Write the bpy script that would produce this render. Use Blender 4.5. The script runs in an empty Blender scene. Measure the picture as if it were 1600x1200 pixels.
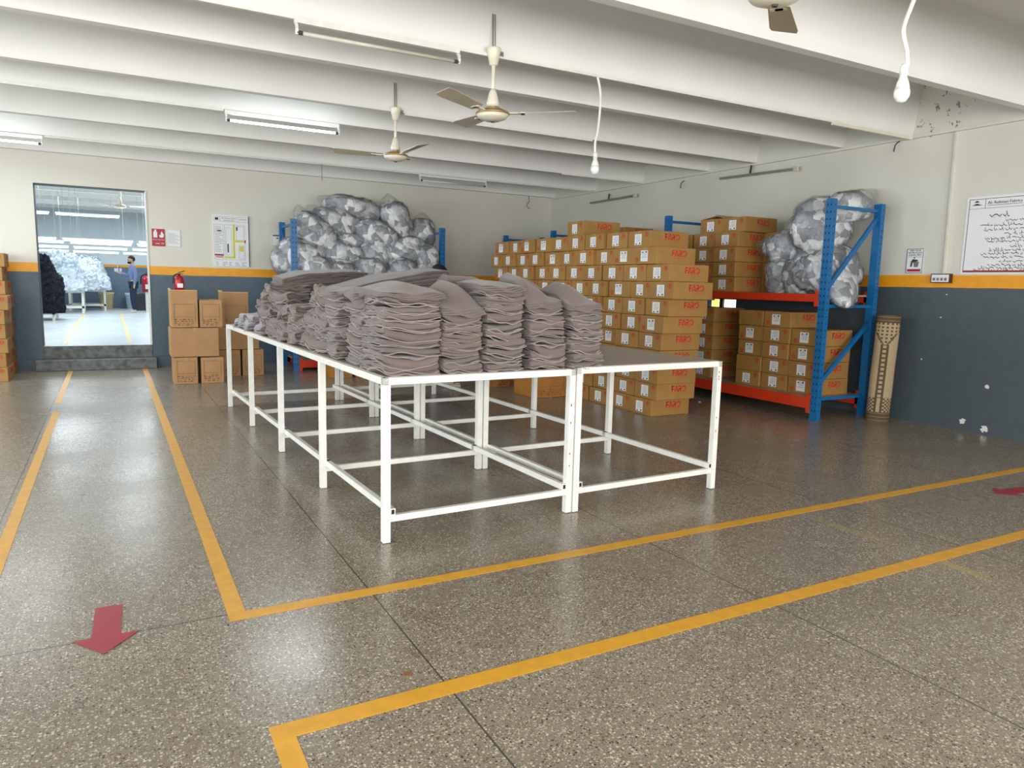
import bpy, bmesh, math, random
from mathutils import Vector, Matrix, noise
from math import sin, cos, pi, radians as R
random.seed(7)
S = bpy.context.scene
COL = S.collection
# ------------------------------------------------------------ camera, world, lights, exposure
cam = bpy.data.cameras.new('camera'); cam.lens = 25.53; cam.sensor_width = 36; cam.clip_end = 200
co = bpy.data.objects.new('camera', cam); COL.objects.link(co); S.camera = co
RT = Vector((0.8769, -0.4801, 0.0237)); FW = Vector((0.4790, 0.8671, -0.1361)); UP = Vector((0.0449, 0.1307, 0.9904))
FW.normalize(); RT = (RT - FW * RT.dot(FW)).normalized(); UP = RT.cross(FW)
co.matrix_world = Matrix(((RT.x, UP.x, -FW.x, 0), (RT.y, UP.y, -FW.y, 0), (RT.z, UP.z, -FW.z, 1.45), (0, 0, 0, 1)))
S.view_settings.view_transform = 'Standard'; S.view_settings.look = 'None'
S.view_settings.gamma = 1; S.view_settings.use_curve_mapping = False
S.view_settings.exposure = 0.0
W = bpy.data.worlds.new('world'); S.world = W; W.use_nodes = True
W.node_tree.nodes['Background'].inputs[0].default_value = (0.75, 0.87, 1, 1)
W.node_tree.nodes['Background'].inputs[1].default_value = 1.5

def area(name, loc, rot, sx, sy, power, col):
    l = bpy.data.lights.new(name, 'AREA'); l.shape = 'RECTANGLE'; l.size = sx; l.size_y = sy; l.energy = power; l.color = col
    o = bpy.data.objects.new(name, l); COL.objects.link(o); o.location = loc; o.rotation_euler = rot
    return o
# daylight through the windows behind and left of the camera
for wx, pw in ((-3.6, 270), (-0.2, 250), (3.2, 190), (6.2, 130)):
    area('daylight_rear', (wx, -3.86, 1.75), (R(90), 0, 0), 2.3, 2.1, pw, (1, 0.975, 0.93))
for wy in (-1.6, 2.2, 6.0, 9.8):
    area('daylight_left', (-6.36, wy, 1.85), (R(90), 0, R(-90)), 2.6, 1.9, 150, (0.9, 0.96, 1))
# next room: strip lights above the work tables give a cool bright light
NL = [(-1.9, 15.5), (0.6, 15.5), (-1.9, 18.5), (0.9, 18.5), (-1.2, 21.5), (1.6, 21.5), (-1.6, 24.6), (1.4, 24.6)]
for x, y in NL:
    area('next_room_light', (x, y, 3.35), (0, 0, 0), 1.6, 0.5, 70, (0.84, 0.94, 1))
    area('next_room_glow', (x, y, 2.25), (pi, 0, 0), 1.3, 0.2, 8, (0.86, 0.95, 1))

# ------------------------------------------------------------ helpers
def lin(c):
    f = lambda v: (v / 12.92 if v <= 0.04045 else ((v + 0.055) / 1.055) ** 2.4)
    return tuple(f(v / 255) for v in c) + (1,)

class NT:
    def __init__(s, name):
        s.m = bpy.data.materials.new(name); s.m.use_nodes = True; s.t = s.m.node_tree
        s.b = s.t.nodes['Principled BSDF']; s.out = s.t.nodes['Material Output']
    def n(s, typ, **kw):
        nd = s.t.nodes.new(typ)
        for k, v in kw.items():
            if k.startswith('i_'):
                k = k[2:]; key = int(k) if k.isdigit() else k.replace('_', ' ')
                s.set(nd.inputs[key], v)
            else: setattr(nd, k, v)
        return nd
    def set(s, inp, v):
        if isinstance(v, bpy.types.NodeSocket): s.t.links.new(v, inp)
        else:
            try: inp.default_value = v
            except Exception: inp.default_value = (v, v, v)
    def math(s, op, a, b=0.0, c=0.0):
        nd = s.n('ShaderNodeMath', operation=op); s.set(nd.inputs[0], a); s.set(nd.inputs[1], b); s.set(nd.inputs[2], c)
        return nd.outputs[0]
    def mix(s, f, a, b, mode='MIX'):
        nd = s.n('ShaderNodeMix', data_type='RGBA', blend_type=mode)
        s.set(nd.inputs[0], f); s.set(nd.inputs[6], a); s.set(nd.inputs[7], b)
        return nd.outputs[2]
    def ramp(s, f, stops, interp='LINEAR'):
        nd = s.n('ShaderNodeValToRGB'); s.set(nd.inputs[0], f); e = nd.color_ramp; e.interpolation = interp
        while len(e.elements) < len(stops): e.elements.new(0.5)
        for el, (p, c) in zip(e.elements, stops):
            el.position = p; el.color = c if isinstance(c, tuple) else (c, c, c, 1)
        return nd.outputs[0]
    def coord(s, kind='Object'): return s.n('ShaderNodeTexCoord').outputs[kind]
    def noise(s, sc, det=3, rough=0.5, vec=None, out=0):
        nd = s.n('ShaderNodeTexNoise'); nd.inputs['Scale'].default_value = sc; nd.inputs['Detail'].default_value = det
        nd.inputs['Roughness'].default_value = rough
        s.t.links.new(vec if vec is not None else s.coord(), nd.inputs['Vector'])
        return nd.outputs[out]
    def vor(s, sc, vec=None, feature='F1', out='Distance'):
        nd = s.n('ShaderNodeTexVoronoi', feature=feature); nd.inputs['Scale'].default_value = sc
        s.t.links.new(vec if vec is not None else s.coord(), nd.inputs['Vector'])
        return nd.outputs[out]
    def bump(s, h, st=0.3, dist=0.01):
        nd = s.n('ShaderNodeBump'); nd.inputs['Strength'].default_value = st; nd.inputs['Distance'].default_value = dist
        s.t.links.new(h, nd.inputs['Height']); s.t.links.new(nd.outputs[0], s.b.inputs['Normal'])
    def fin(s, col=None, rough=None, metal=None, spec=None):
        if col is not None: s.set(s.b.inputs['Base Color'], col)
        if rough is not None: s.set(s.b.inputs['Roughness'], rough)
        if metal is not None: s.b.inputs['Metallic'].default_value = metal
        if spec is not None: s.b.inputs['Specular IOR Level'].default_value = spec
        return s.m

def plain(name, rgb, rough=0.6, metal=0.0, var=0.06, sc=8, bump=0.0, spec=None):
    k = NT(name); c = lin(rgb)
    nz = k.noise(sc, 4)
    c2 = tuple(max(0, v * (1 - var * 2)) for v in c[:3]) + (1,)
    col = k.mix(k.ramp(nz, [(0.35, 0.0), (0.7, 1.0)]), c, c2)
    if bump: k.bump(k.noise(sc * 12, 3), bump, 0.004)
    return k.fin(col, rough, metal, spec)

def emis(name, rgb, st):
    k = NT(name); k.set(k.b.inputs['Emission Color'], lin(rgb)); k.b.inputs['Emission Strength'].default_value = st
    return k.fin(lin(rgb), 0.4)

CREAM = (216, 214, 202); YEL = (236, 160, 8); SLATE = (76, 88, 96)
def wall_mat(name, z0, z1, slate, cream=CREAM, spots=(), peel=None):
    k = NT(name); P = k.n('ShaderNodeNewGeometry').outputs['Position']
    sep = k.n('ShaderNodeSeparateXYZ'); k.t.links.new(P, sep.inputs[0]); z = sep.outputs[2]
    zn = k.math('ADD', z, k.math('MULTIPLY', k.math('SUBTRACT', k.noise(3.0, 3, vec=P), 0.5), 0.012))
    big = k.noise(0.9, 4, vec=P); sm = k.noise(9, 5, 0.6, vec=P)
    cr = k.mix(k.ramp(big, [(0.3, 0.0), (0.75, 1.0)]), lin(cream), lin(tuple(v * 0.955 for v in cream)))
    cr = k.mix(k.ramp(sm, [(0.62, 0.0), (0.8, 0.4)]), cr, lin(tuple(v * 0.93 for v in cream)))
    sl = k.mix(k.ramp(sm, [(0.3, 0.0), (0.8, 1.0)]), lin(slate), lin(tuple(v * 1.12 for v in slate)))
    ye = k.mix(k.ramp(sm, [(0.4, 0.0), (0.7, 1.0)]), lin(YEL), lin((226, 150, 8)))
    c = k.mix(k.math('GREATER_THAN', zn, z0), sl, ye)
    c = k.mix(k.math('GREATER_THAN', zn, z1), c, cr)
    n2 = k.noise(38, 4, vec=P)
    for (sx, sy, sz, r) in spots:
        vs = k.n('ShaderNodeVectorMath', operation='DISTANCE'); k.t.links.new(P, vs.inputs[0]); vs.inputs[1].default_value = (sx, sy, sz)
        d = k.math('ADD', vs.outputs['Value'], k.math('MULTIPLY', k.math('SUBTRACT', n2, 0.5), r * 2.2))
        c = k.mix(k.math('LESS_THAN', d, r), c, lin((224, 224, 216)))
    if peel:
        vs = k.n('ShaderNodeVectorMath', operation='DISTANCE'); k.t.links.new(P, vs.inputs[0]); vs.inputs[1].default_value = peel[:3]
        near = k.math('LESS_THAN', vs.outputs['Value'], peel[3])
        pk = k.math('MULTIPLY', near, k.math('GREATER_THAN', k.noise(8, 6, 0.7, vec=P), 0.6))
        c = k.mix(pk, c, lin((120, 122, 118)))
        pk2 = k.math('MULTIPLY', near, k.math('GREATER_THAN', k.noise(14, 5, 0.7, vec=P), 0.685))
        c = k.mix(pk2, c, lin((70, 72, 68)))
    k.bump(sm, 0.15, 0.01)
    return k.fin(c, k.ramp(z, [(0.0, 0.45), (1.0, 0.45)]))

def floor_mat():
    k = NT('polished_terrazzo'); P = k.n('ShaderNodeNewGeometry').outputs['Position']
    sep = k.n('ShaderNodeSeparateXYZ'); k.t.links.new(P, sep.inputs[0])
    n1 = k.noise(0.7, 5, 0.6, vec=P); n2 = k.noise(5, 5, 0.65, vec=P)
    c = k.mix(k.ramp(n1, [(0.3, 0.0), (0.7, 1.0)]), lin((142, 132, 116)), lin((122, 111, 97)))
    c = k.mix(k.ramp(n2, [(0.5, 0.0), (0.75, 0.6)]), c, lin((112, 98, 86)))
    wob = k.n('ShaderNodeVectorMath', operation='ADD'); k.t.links.new(P, wob.inputs[0])
    nz = k.n('ShaderNodeTexNoise'); nz.inputs['Scale'].default_value = 60; k.t.links.new(P, nz.inputs['Vector'])
    sc_ = k.n('ShaderNodeVectorMath', operation='SCALE'); k.t.links.new(nz.outputs['Color'], sc_.inputs[0]); sc_.inputs['Scale'].default_value = 0.007
    k.t.links.new(sc_.outputs[0], wob.inputs[1]); V = wob.outputs[0]
    for scl, lo, colr, rad in ((84, 0.76, (198, 190, 172), 0.4), (130, 0.64, (176, 167, 150), 0.45), (95, 0.885, (56, 50, 45), 0.38), (75, 0.91, (116, 90, 70), 0.42), (170, 0.7, (88, 79, 70), 0.42)):
        v = k.n('ShaderNodeTexVoronoi', feature='F1'); v.inputs['Scale'].default_value = scl
        off = k.n('ShaderNodeVectorMath', operation='ADD'); k.t.links.new(V, off.inputs[0]); off.inputs[1].default_value = (scl * 0.13, lo * 3, 0)
        k.t.links.new(off.outputs[0], v.inputs['Vector'])
        sx = k.n('ShaderNodeSeparateColor'); k.t.links.new(v.outputs['Color'], sx.inputs[0])
        msk = k.math('MULTIPLY', k.math('GREATER_THAN', sx.outputs[0], lo), k.math('LESS_THAN', v.outputs['Distance'], rad))
        c = k.mix(msk, c, lin(colr))
    for o, off, per in ((0, 1.01, 1.634), (1, 3.195, 2.45)):
        w = k.math('ADD', sep.outputs[o], k.math('MULTIPLY', k.math('SUBTRACT', k.noise(1.2, 2, vec=P), 0.5), 0.012))
        pp = k.math('PINGPONG', k.math('SUBTRACT', w, off), per / 2)
        c = k.mix(k.math('LESS_THAN', pp, 0.0038), c, lin((74, 70, 63)))
    # worn ghost of an old yellow line
    g = k.math('LESS_THAN', k.math('ABSOLUTE', k.math('SUBTRACT', sep.outputs[0], 3.92)), 0.035)
    g = k.math('MULTIPLY', g, k.math('LESS_THAN', sep.outputs[1], 3.1))
    g = k.math('MULTIPLY', g, k.ramp(k.noise(2.5, 5, 0.7, vec=P), [(0.42, 0.0), (0.62, 0.55)]))
    c = k.mix(g, c, lin((176, 160, 84)))
    k.bump(n2, 0.05, 0.01)
    rg = k.ramp(n1, [(0.3, 0.2), (0.7, 0.33)])
    return k.fin(c, rg, spec=0.5)

M = {}
M['floor'] = floor_mat()
M['wback'] = wall_mat('painted_wall_back', 1.465, 1.6, (66, 84, 98))
M['wright'] = wall_mat('painted_wall_right', 1.525, 1.66, (70, 80, 86), spots=[(8, 4.2, 0.5, 0.022), (8, 4.41, 0.1, 0.03), (8, 4.18, 0.06, 0.035), (8, 4.76, 1.2, 0.007), (8, 4.93, 0.72, 0.008), (8, 4.72, 1.45, 0.007)], peel=(8, 4.95, 3.5, 0.36))
M['wside'] = wall_mat('painted_wall_side', 1.465, 1.6, (66, 84, 98))
M['wnext'] = wall_mat('painted_wall_next_room', 1.7, 1.78, (92, 112, 130), cream=(214, 224, 228))
M['ceil'] = plain('white_painted_concrete', (231, 230, 226), 0.75, var=0.02, sc=1.5, bump=0.08)
M['plaster'] = plain('cream_plaster', CREAM, 0.7, var=0.03)
M['step'] = plain('worn_concrete_step', (124, 128, 126), 0.7, var=0.3, sc=11, bump=0.2)
M['tape'] = plain('yellow_floor_paint', (218, 160, 44), 0.42, var=0.08, sc=14)
M['red_tape'] = plain('red_floor_vinyl', (158, 36, 52), 0.4, var=0.05)
M['white_metal'] = plain('white_painted_steel', (232, 231, 224), 0.38, var=0.05, sc=14)
M['rust'] = plain('rust_mark', (140, 96, 80), 0.8)
M['laminate'] = plain('grey_beige_laminate', (166, 158, 148), 0.35, var=0.05, sc=5)
M['black'] = plain('black_plastic', (18, 18, 20), 0.6)
M['dark'] = plain('dark_grey', (60, 60, 62), 0.6)
M['blue'] = plain('blue_painted_steel', (12, 104, 164), 0.35, var=0.08, sc=10)
M['orange'] = plain('orange_red_painted_steel', (205, 58, 24), 0.38, var=0.06)
M['board'] = plain('shelf_plywood', (166, 148, 126), 0.6, var=0.08)
M['hole'] = plain('dark_slot', (16, 26, 44), 0.9)
M['paper'] = plain('white_paper', (232, 234, 236), 0.6, var=0.02)
M['ink'] = plain('grey_ink', (120, 122, 126), 0.7)
M['inkblack'] = plain('black_ink', (40, 40, 46), 0.7)
M['red'] = plain('red_ink', (196, 38, 34), 0.6, var=0.03)
M['signred'] = plain('red_sign_vinyl', (172, 22, 44), 0.45, var=0.03)
M['steel'] = plain('grey_steel', (150, 150, 148), 0.35, metal=0.7)
M['ivory'] = plain('ivory_enamel', (226, 220, 200), 0.3, var=0.03)
M['blade'] = plain('fan_blade_enamel', (188, 180, 156), 0.35, var=0.05)
M['brass'] = plain('brass_trim', (176, 140, 90), 0.3, metal=0.5)
M['bulb'] = plain('frosted_bulb', (238, 238, 236), 0.25, var=0.01)
M['tube_off'] = plain('unlit_tube_glass', (205, 202, 188), 0.25, var=0.08)
M['tube_on'] = emis('lit_tube', (236, 246, 255), 9)
M['tube_next'] = emis('lit_tube_next_room', (240, 243, 255), 4)
M['winlit'] = emis('daylit_pane', (250, 250, 238), 2.2)
M['winyel'] = emis('daylit_yellow_paper', (246, 236, 120), 1.5)
M['exred'] = plain('extinguisher_red', (170, 20, 40), 0.3, var=0.03)
M['skin'] = plain('skin', (190, 148, 122), 0.55, var=0.04)
M['hair'] = plain('black_hair', (14, 13, 14), 0.7)
M['shirt'] = plain('blue_striped_shirt', (110, 124, 162), 0.8, var=0.08, sc=60)
M['jeans'] = plain('dark_blue_jeans', (28, 42, 66), 0.85, var=0.15, sc=30)
M['redshirt'] = plain('red_shirt', (176, 20, 44), 0.85)
M['shoe'] = plain('pale_shoe', (205, 196, 186), 0.6)
M['basket'] = plain('cream_basket_plastic', (226, 206, 150), 0.45)
M['yellowpaint'] = plain('plan_yellow', (214, 206, 60), 0.6)
M['lilac'] = plain('plan_lilac', (222, 214, 224), 0.6)
M['woodframe'] = plain('dark_brown_frame', (70, 40, 26), 0.5)

def card_mat(name, rgb):
    k = NT(name); P = k.coord(); oi = k.n('ShaderNodeObjectInfo').outputs['Random']
    c = lin(rgb); d = tuple(v * 0.84 for v in c[:3]) + (1,)
    col = k.mix(k.ramp(k.noise(5, 4), [(0.35, 0.0), (0.7, 1.0)]), c, d)
    col = k.mix(k.math('MULTIPLY', oi, 0.35), col, tuple(v * 0.72 for v in c[:3]) + (1,))
    mp = k.n('ShaderNodeMapping'); k.t.links.new(P, mp.inputs[0]); mp.inputs['Scale'].default_value = (90, 90, 1)
    k.bump(k.noise(1.0, 2, vec=mp.outputs[0]), 0.08, 0.003)
    return k.fin(col, 0.62)
M['card'] = card_mat('kraft_cardboard', (166, 124, 64))
M['card2'] = card_mat('tan_cardboard', (184, 140, 94))
M['card3'] = card_mat('orange_cardboard', (182, 122, 50))
M['flap'] = card_mat('cardboard_edge', (206, 170, 112))
M['ptape'] = plain('brown_packing_tape', (170, 132, 82), 0.25, var=0.05)
M['cprint'] = plain('brown_carton_print', (112, 74, 40), 0.7)

def cloth_mat(name, rgb, dark=0.8):
    k = NT(name); c = lin(rgb)
    oi = k.n('ShaderNodeObjectInfo').outputs['Random']
    col = k.mix(k.ramp(k.noise(6, 5, 0.6), [(0.3, 0.0), (0.75, 1.0)]), c, tuple(v * 0.86 for v in c[:3]) + (1,))
    col = k.mix(k.math('MULTIPLY', oi, 0.5), col, tuple(v * dark for v in c[:3]) + (1,))
    k.bump(k.math('ADD', k.math('MULTIPLY', k.noise(420, 2), 0.25), k.noise(35, 4)), 0.35, 0.004)
    k.b.inputs['Sheen Weight'].default_value = 0.25; k.b.inputs['Sheen Roughness'].default_value = 0.6
    return k.fin(col, 0.92, spec=0.2)
M['cloth'] = cloth_mat('mauve_grey_fleece', (118, 104, 99))
M['hem'] = cloth_mat('mauve_hem_light_rim', (158, 145, 140))  # paler edge colour paints light rims along the garment layers
M['cloth_dark'] = cloth_mat('dark_mauve_fleece', (102, 90, 86))
M['cloth_cool'] = cloth_mat('cool_grey_fleece', (150, 146, 150))
M['whitecloth'] = cloth_mat('pale_garment_fabric', (206, 216, 226), 0.75)
M['blackcloth'] = cloth_mat('black_garment_fabric', (24, 26, 36), 0.8)

def heap_mat(name, rgb, crease_shade):
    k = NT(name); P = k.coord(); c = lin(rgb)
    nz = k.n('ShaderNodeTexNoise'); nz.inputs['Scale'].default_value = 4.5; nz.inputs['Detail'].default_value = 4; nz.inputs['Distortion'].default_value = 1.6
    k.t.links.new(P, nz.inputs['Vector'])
    col = k.mix(k.ramp(nz.outputs[0], [(0.36, 1.0), (0.47, 0.0)]), c, lin(crease_shade))  # darker in the bump's hollows: shade painted into the wrinkles
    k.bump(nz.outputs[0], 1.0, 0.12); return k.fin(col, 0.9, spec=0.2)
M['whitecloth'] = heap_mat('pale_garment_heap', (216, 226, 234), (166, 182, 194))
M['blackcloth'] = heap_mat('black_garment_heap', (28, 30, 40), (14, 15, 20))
def scrap_mat():
    k = NT('grey_fabric_scraps'); P = k.coord(); oi = k.n('ShaderNodeObjectInfo').outputs['Random']
    wob = k.n('ShaderNodeVectorMath', operation='ADD'); k.t.links.new(P, wob.inputs[0])
    nz = k.n('ShaderNodeTexNoise'); nz.inputs['Scale'].default_value = 6; nz.inputs['Detail'].default_value = 4; k.t.links.new(P, nz.inputs['Vector'])
    s_ = k.n('ShaderNodeVectorMath', operation='SCALE'); k.t.links.new(nz.outputs['Color'], s_.inputs[0]); s_.inputs['Scale'].default_value = 0.11
    k.t.links.new(s_.outputs[0], wob.inputs[1])
    cb = k.n('ShaderNodeCombineXYZ')
    for i in range(3): k.t.links.new(k.math('MULTIPLY', oi, 3.7 + i), cb.inputs[i])
    w2 = k.n('ShaderNodeVectorMath', operation='ADD'); k.t.links.new(wob.outputs[0], w2.inputs[0]); k.t.links.new(cb.outputs[0], w2.inputs[1])
    v = k.n('ShaderNodeTexVoronoi', feature='F1'); v.inputs['Scale'].default_value = 10; k.t.links.new(w2.outputs[0], v.inputs['Vector'])
    sx = k.n('ShaderNodeSeparateColor'); k.t.links.new(v.outputs['Color'], sx.inputs[0])
    col = k.ramp(sx.outputs[0], [(0.0, lin((150, 154, 160))), (0.25, lin((200, 203, 206))), (0.45, lin((170, 174, 180))), (0.6, lin((226, 228, 230))), (0.8, lin((138, 142, 149)))], 'CONSTANT')
    v2 = k.n('ShaderNodeTexVoronoi', feature='DISTANCE_TO_EDGE'); v2.inputs['Scale'].default_value = 10; k.t.links.new(w2.outputs[0], v2.inputs['Vector'])
    k.bump(k.math('ADD', v2.outputs[0], k.math('MULTIPLY', k.noise(14, 5, vec=w2.outputs[0]), 0.6)), 0.6, 0.05)
    return k.fin(col, 0.8, spec=0.25)
M['scrap'] = scrap_mat()
def film_mat():
    k = NT('clear_plastic_film')
    tr = k.n('ShaderNodeBsdfTransparent'); tr.inputs[0].default_value = (1, 1, 1, 1)
    gl = k.n('ShaderNodeBsdfGlossy'); gl.inputs['Roughness'].default_value = 0.09; gl.inputs['Color'].default_value = (1, 1, 1, 1)
    lw = k.n('ShaderNodeLayerWeight'); lw.inputs['Blend'].default_value = 0.2
    bp = k.n('ShaderNodeBump'); bp.inputs['Strength'].default_value = 1.0; bp.inputs['Distance'].default_value = 0.03
    mu = k.n('ShaderNodeTexNoise'); mu.inputs['Scale'].default_value = 14; mu.inputs['Detail'].default_value = 6; mu.inputs['Distortion'].default_value = 1.2
    k.t.links.new(k.coord(), mu.inputs['Vector'])
    k.t.links.new(mu.outputs[0], bp.inputs['Height']); k.t.links.new(bp.outputs[0], gl.inputs['Normal']); k.t.links.new(bp.outputs[0], lw.inputs['Normal'])
    f = k.math('ADD', k.math('MULTIPLY', lw.outputs['Fresnel'], 0.3), 0.065)
    mx = k.n('ShaderNodeMixShader'); k.t.links.new(f, mx.inputs[0]); k.t.links.new(tr.outputs[0], mx.inputs[1]); k.t.links.new(gl.outputs[0], mx.inputs[2])
    k.t.links.new(mx.outputs[0], k.out.inputs[0]); return k.m
M['film'] = film_mat()

class MB:
    def __init__(s): s.v = []; s.f = []; s.mi = []; s.mat = Matrix.Identity(4)
    def add(s, vs, fs, m=0):
        o = len(s.v); s.v += [tuple(s.mat @ Vector(v)) for v in vs]
        s.f += [tuple(i + o for i in f) for f in fs]; s.mi += [m] * len(fs); return s
    def box(s, x0, x1, y0, y1, z0, z1, m=0):
        vs = [(x0, y0, z0), (x1, y0, z0), (x1, y1, z0), (x0, y1, z0), (x0, y0, z1), (x1, y0, z1), (x1, y1, z1), (x0, y1, z1)]
        return s.add(vs, [(0, 3, 2, 1), (4, 5, 6, 7), (0, 1, 5, 4), (1, 2, 6, 5), (2, 3, 7, 6), (3, 0, 4, 7)], m)
    def bar(s, a, b, w, h, m=0):
        a = Vector(a); b = Vector(b); d = (b - a).normalized()
        u = d.cross(Vector((0, 0, 1)));  u = Vector((1, 0, 0)) if u.length < 1e-4 else u.normalized()
        t = u.cross(d)
        vs = []
        for p in (a, b):
            for sx, sy in ((-1, -1), (1, -1), (1, 1), (-1, 1)): vs.append(p + u * sx * w / 2 + t * sy * h / 2)
        return s.add(vs, [(0, 1, 2, 3), (7, 6, 5, 4), (0, 4, 5, 1), (1, 5, 6, 2), (2, 6, 7, 3), (3, 7, 4, 0)], m)
    def lathe(s, prof, n=24, c=(0, 0, 0), m=0, axis='z'):
        vs = []; fs = []
        for (r, z) in prof:
            for i in range(n):
                a = 2 * pi * i / n
                p = (r * cos(a), r * sin(a), z)
                if axis == 'x': p = (p[2], p[0], p[1])
                if axis == 'y': p = (p[0], p[2], p[1])
                vs.append((p[0] + c[0], p[1] + c[1], p[2] + c[2]))
        for j in range(len(prof) - 1):
            for i in range(n):
                fs.append((j * n + i, j * n + (i + 1) % n, (j + 1) * n + (i + 1) % n, (j + 1) * n + i))
        fs.append(tuple(range(n - 1, -1, -1))); fs.append(tuple((len(prof) - 1) * n + i for i in range(n)))
        return s.add(vs, fs, m)
    def tube(s, pts, r, n=8, m=0):
        pts = [Vector(p) for p in pts]; vs = []; fs = []; up = Vector((0.13, 0.2, 1))
        for i, p in enumerate(pts):
            d = (pts[min(i + 1, len(pts) - 1)] - pts[max(i - 1, 0)]).normalized()
            u = d.cross(up); u = (Vector((1, 0, 0)) if u.length < 1e-3 else u.normalized()); w = u.cross(d)
            rr = r[i] if isinstance(r, (list, tuple)) else r
            for k in range(n):
                a = 2 * pi * k / n; vs.append(p + u * cos(a) * rr + w * sin(a) * rr)
        for j in range(len(pts) - 1):
            for i in range(n): fs.append((j * n + i, j * n + (i + 1) % n, (j + 1) * n + (i + 1) % n, (j + 1) * n + i))
        fs.append(tuple(range(n - 1, -1, -1))); fs.append(tuple((len(pts) - 1) * n + i for i in range(n)))
        return s.add(vs, fs, m)
    def poly(s, pts, m=0):
        return s.add(pts, [tuple(range(len(pts)))], m)
    def slab(s, pts2, place, t, m=0):
        """extrude a 2D polygon by t; place(u,v,w)->3D"""
        n = len(pts2); vs = [place(u, v, 0) for u, v in pts2] + [place(u, v, t) for u, v in pts2]
        fs = [tuple(range(n - 1, -1, -1)), tuple(range(n, 2 * n))] + [(i, (i + 1) % n, n + (i + 1) % n, n + i) for i in range(n)]
        return s.add(vs, fs, m)
    def mesh(s, name, mats, smooth=False, bevel=0, seg=2):
        me = bpy.data.meshes.new(name); me.from_pydata(s.v, [], s.f); me.update()
        for mm in (mats if isinstance(mats, (list, tuple)) else [mats]): me.materials.append(M[mm] if isinstance(mm, str) else mm)
        me.polygons.foreach_set('material_index', s.mi)
        bm = bmesh.new(); bm.from_mesh(me)
        if bevel:
            bmesh.ops.bevel(bm, geom=[e for e in bm.edges], offset=bevel, segments=seg, affect='EDGES', profile=0.5)
        bmesh.ops.recalc_face_normals(bm, faces=bm.faces)
        bm.to_mesh(me); bm.free()
        if smooth:
            me.polygons.foreach_set('use_smooth', [True] * len(me.polygons))
        me.update(); return me
    def build(s, name, mats, parent=None, smooth=False, bevel=0, seg=2, loc=None):
        return link(name, s.mesh(name, mats, smooth, bevel, seg), parent, loc)

def link(name, data, parent=None, loc=None):
    o = bpy.data.objects.new(name, data); COL.objects.link(o)
    if parent is not None: o.parent = parent
    if loc is not None: o.location = loc
    return o
def tag(o, label=None, cat=None, group=None, kind=None):
    if label: o['label'] = label
    if cat: o['category'] = cat
    if group: o['group'] = group
    if kind: o['kind'] = kind
    return o
def empty(name, loc, rz=0, label=None, cat=None, group=None):
    o = bpy.data.objects.new(name, None); COL.objects.link(o); o.location = loc; o.rotation_euler = (0, 0, rz); o.empty_display_size = 0.1
    return tag(o, label, cat, group)
def copy_tree(o, parent=None):
    c = o.copy(); COL.objects.link(c)
    if parent is not None: c.parent = parent
    for ch in o.children: copy_tree(ch, c)
    return c
def struct(o): o['kind'] = 'structure'; return o
ORD = ['', 'first', 'second', 'third', 'fourth', 'fifth', 'sixth', 'seventh', 'eighth', 'ninth', 'tenth', 'eleventh', 'twelfth', 'thirteenth', 'fourteenth']
LEV = ['', 'lowest', 'second', 'third', 'fourth', 'fifth', 'sixth', 'seventh', 'eighth', 'ninth', 'tenth', 'eleventh']

def text_mesh(txt, size, name='text', mat='inkblack', align='CENTER', ext=0.0008):
    cu = bpy.data.curves.new(name, 'FONT'); cu.body = txt; cu.size = size; cu.align_x = align; cu.align_y = 'CENTER'; cu.extrude = ext; cu.resolution_u = 2
    o = bpy.data.objects.new('tmp', cu); COL.objects.link(o)
    dg = bpy.context.evaluated_depsgraph_get(); me = bpy.data.meshes.new_from_object(o.evaluated_get(dg))
    bpy.data.objects.remove(o); bpy.data.curves.remove(cu)
    me.name = name; me.materials.clear(); me.materials.append(M[mat]); return me

def scribble(mb, u0, u1, v, h, place, seed, m=0):
    """a line of cursive nastaliq-like strokes"""
    rg = random.Random(seed); u = u1
    while u > u0 + h:
        L = min(rg.uniform(0.6, 2.6) * h, u - u0)
        k = 5; top = [(u - L * i / k, v + h * (0.28 * sin(i * 2.1 + rg.random() * 3) - 0.05)) for i in range(k + 1)]
        w = h * 0.1
        for a, b in zip(top[:-1], top[1:]):
            mb.slab([(a[0], a[1] - w), (a[0], a[1] + w), (b[0], b[1] + w), (b[0], b[1] - w)], place, 0.0008, m)
        if rg.random() < 0.5:
            x = u - L * rg.random(); mb.slab([(x, v), (x - h * 0.13, v), (x + h * 0.1, v + h * 0.75), (x + h * 0.22, v + h * 0.72)], place, 0.0008, m)
        for _ in range(rg.randint(0, 2)):
            x = u - L * rg.random(); y = v + h * rg.choice((-0.42, 0.45)); d = h * 0.08
            mb.slab([(x - d, y), (x, y - d), (x + d, y), (x, y + d)], place, 0.0008, m)
        u -= L + h * rg.uniform(0.15, 0.5)

# ------------------------------------------------------------ the setting
XL, XR, YB, YF, ZC = -6.5, 8.0, -4.0, 13.0, 3.82
struct(MB().box(XL - .2, XR + .2, YB - .2, 13.0, -.12, 0).build('floor', 'floor'))
DX0, DX1, DZ0, DZ1 = -0.925, 0.55, 0.35, 2.755
wb = MB().box(XL, DX0, 13, 13.25, 0, ZC).box(DX1, XR, 13, 13.25, 0, ZC).box(DX0, DX1, 13, 13.25, DZ1, ZC).box(DX0, DX1, 13, 13.25, 0, DZ0 - .002)
struct(wb.build('wall_back', 'wback'))
wr = MB()
WY0, WY1, WZ0, WZ1 = 7.78, 8.75, 1.08, 1.32
wr.box(8, 8.2, YB, WY0, 0, ZC).box(8, 8.2, WY1, 13, 0, ZC).box(8, 8.2, WY0, WY1, 0, WZ0).box(8, 8.2, WY0, WY1, WZ1, ZC)
struct(wr.build('wall_right', 'wright'))
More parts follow.
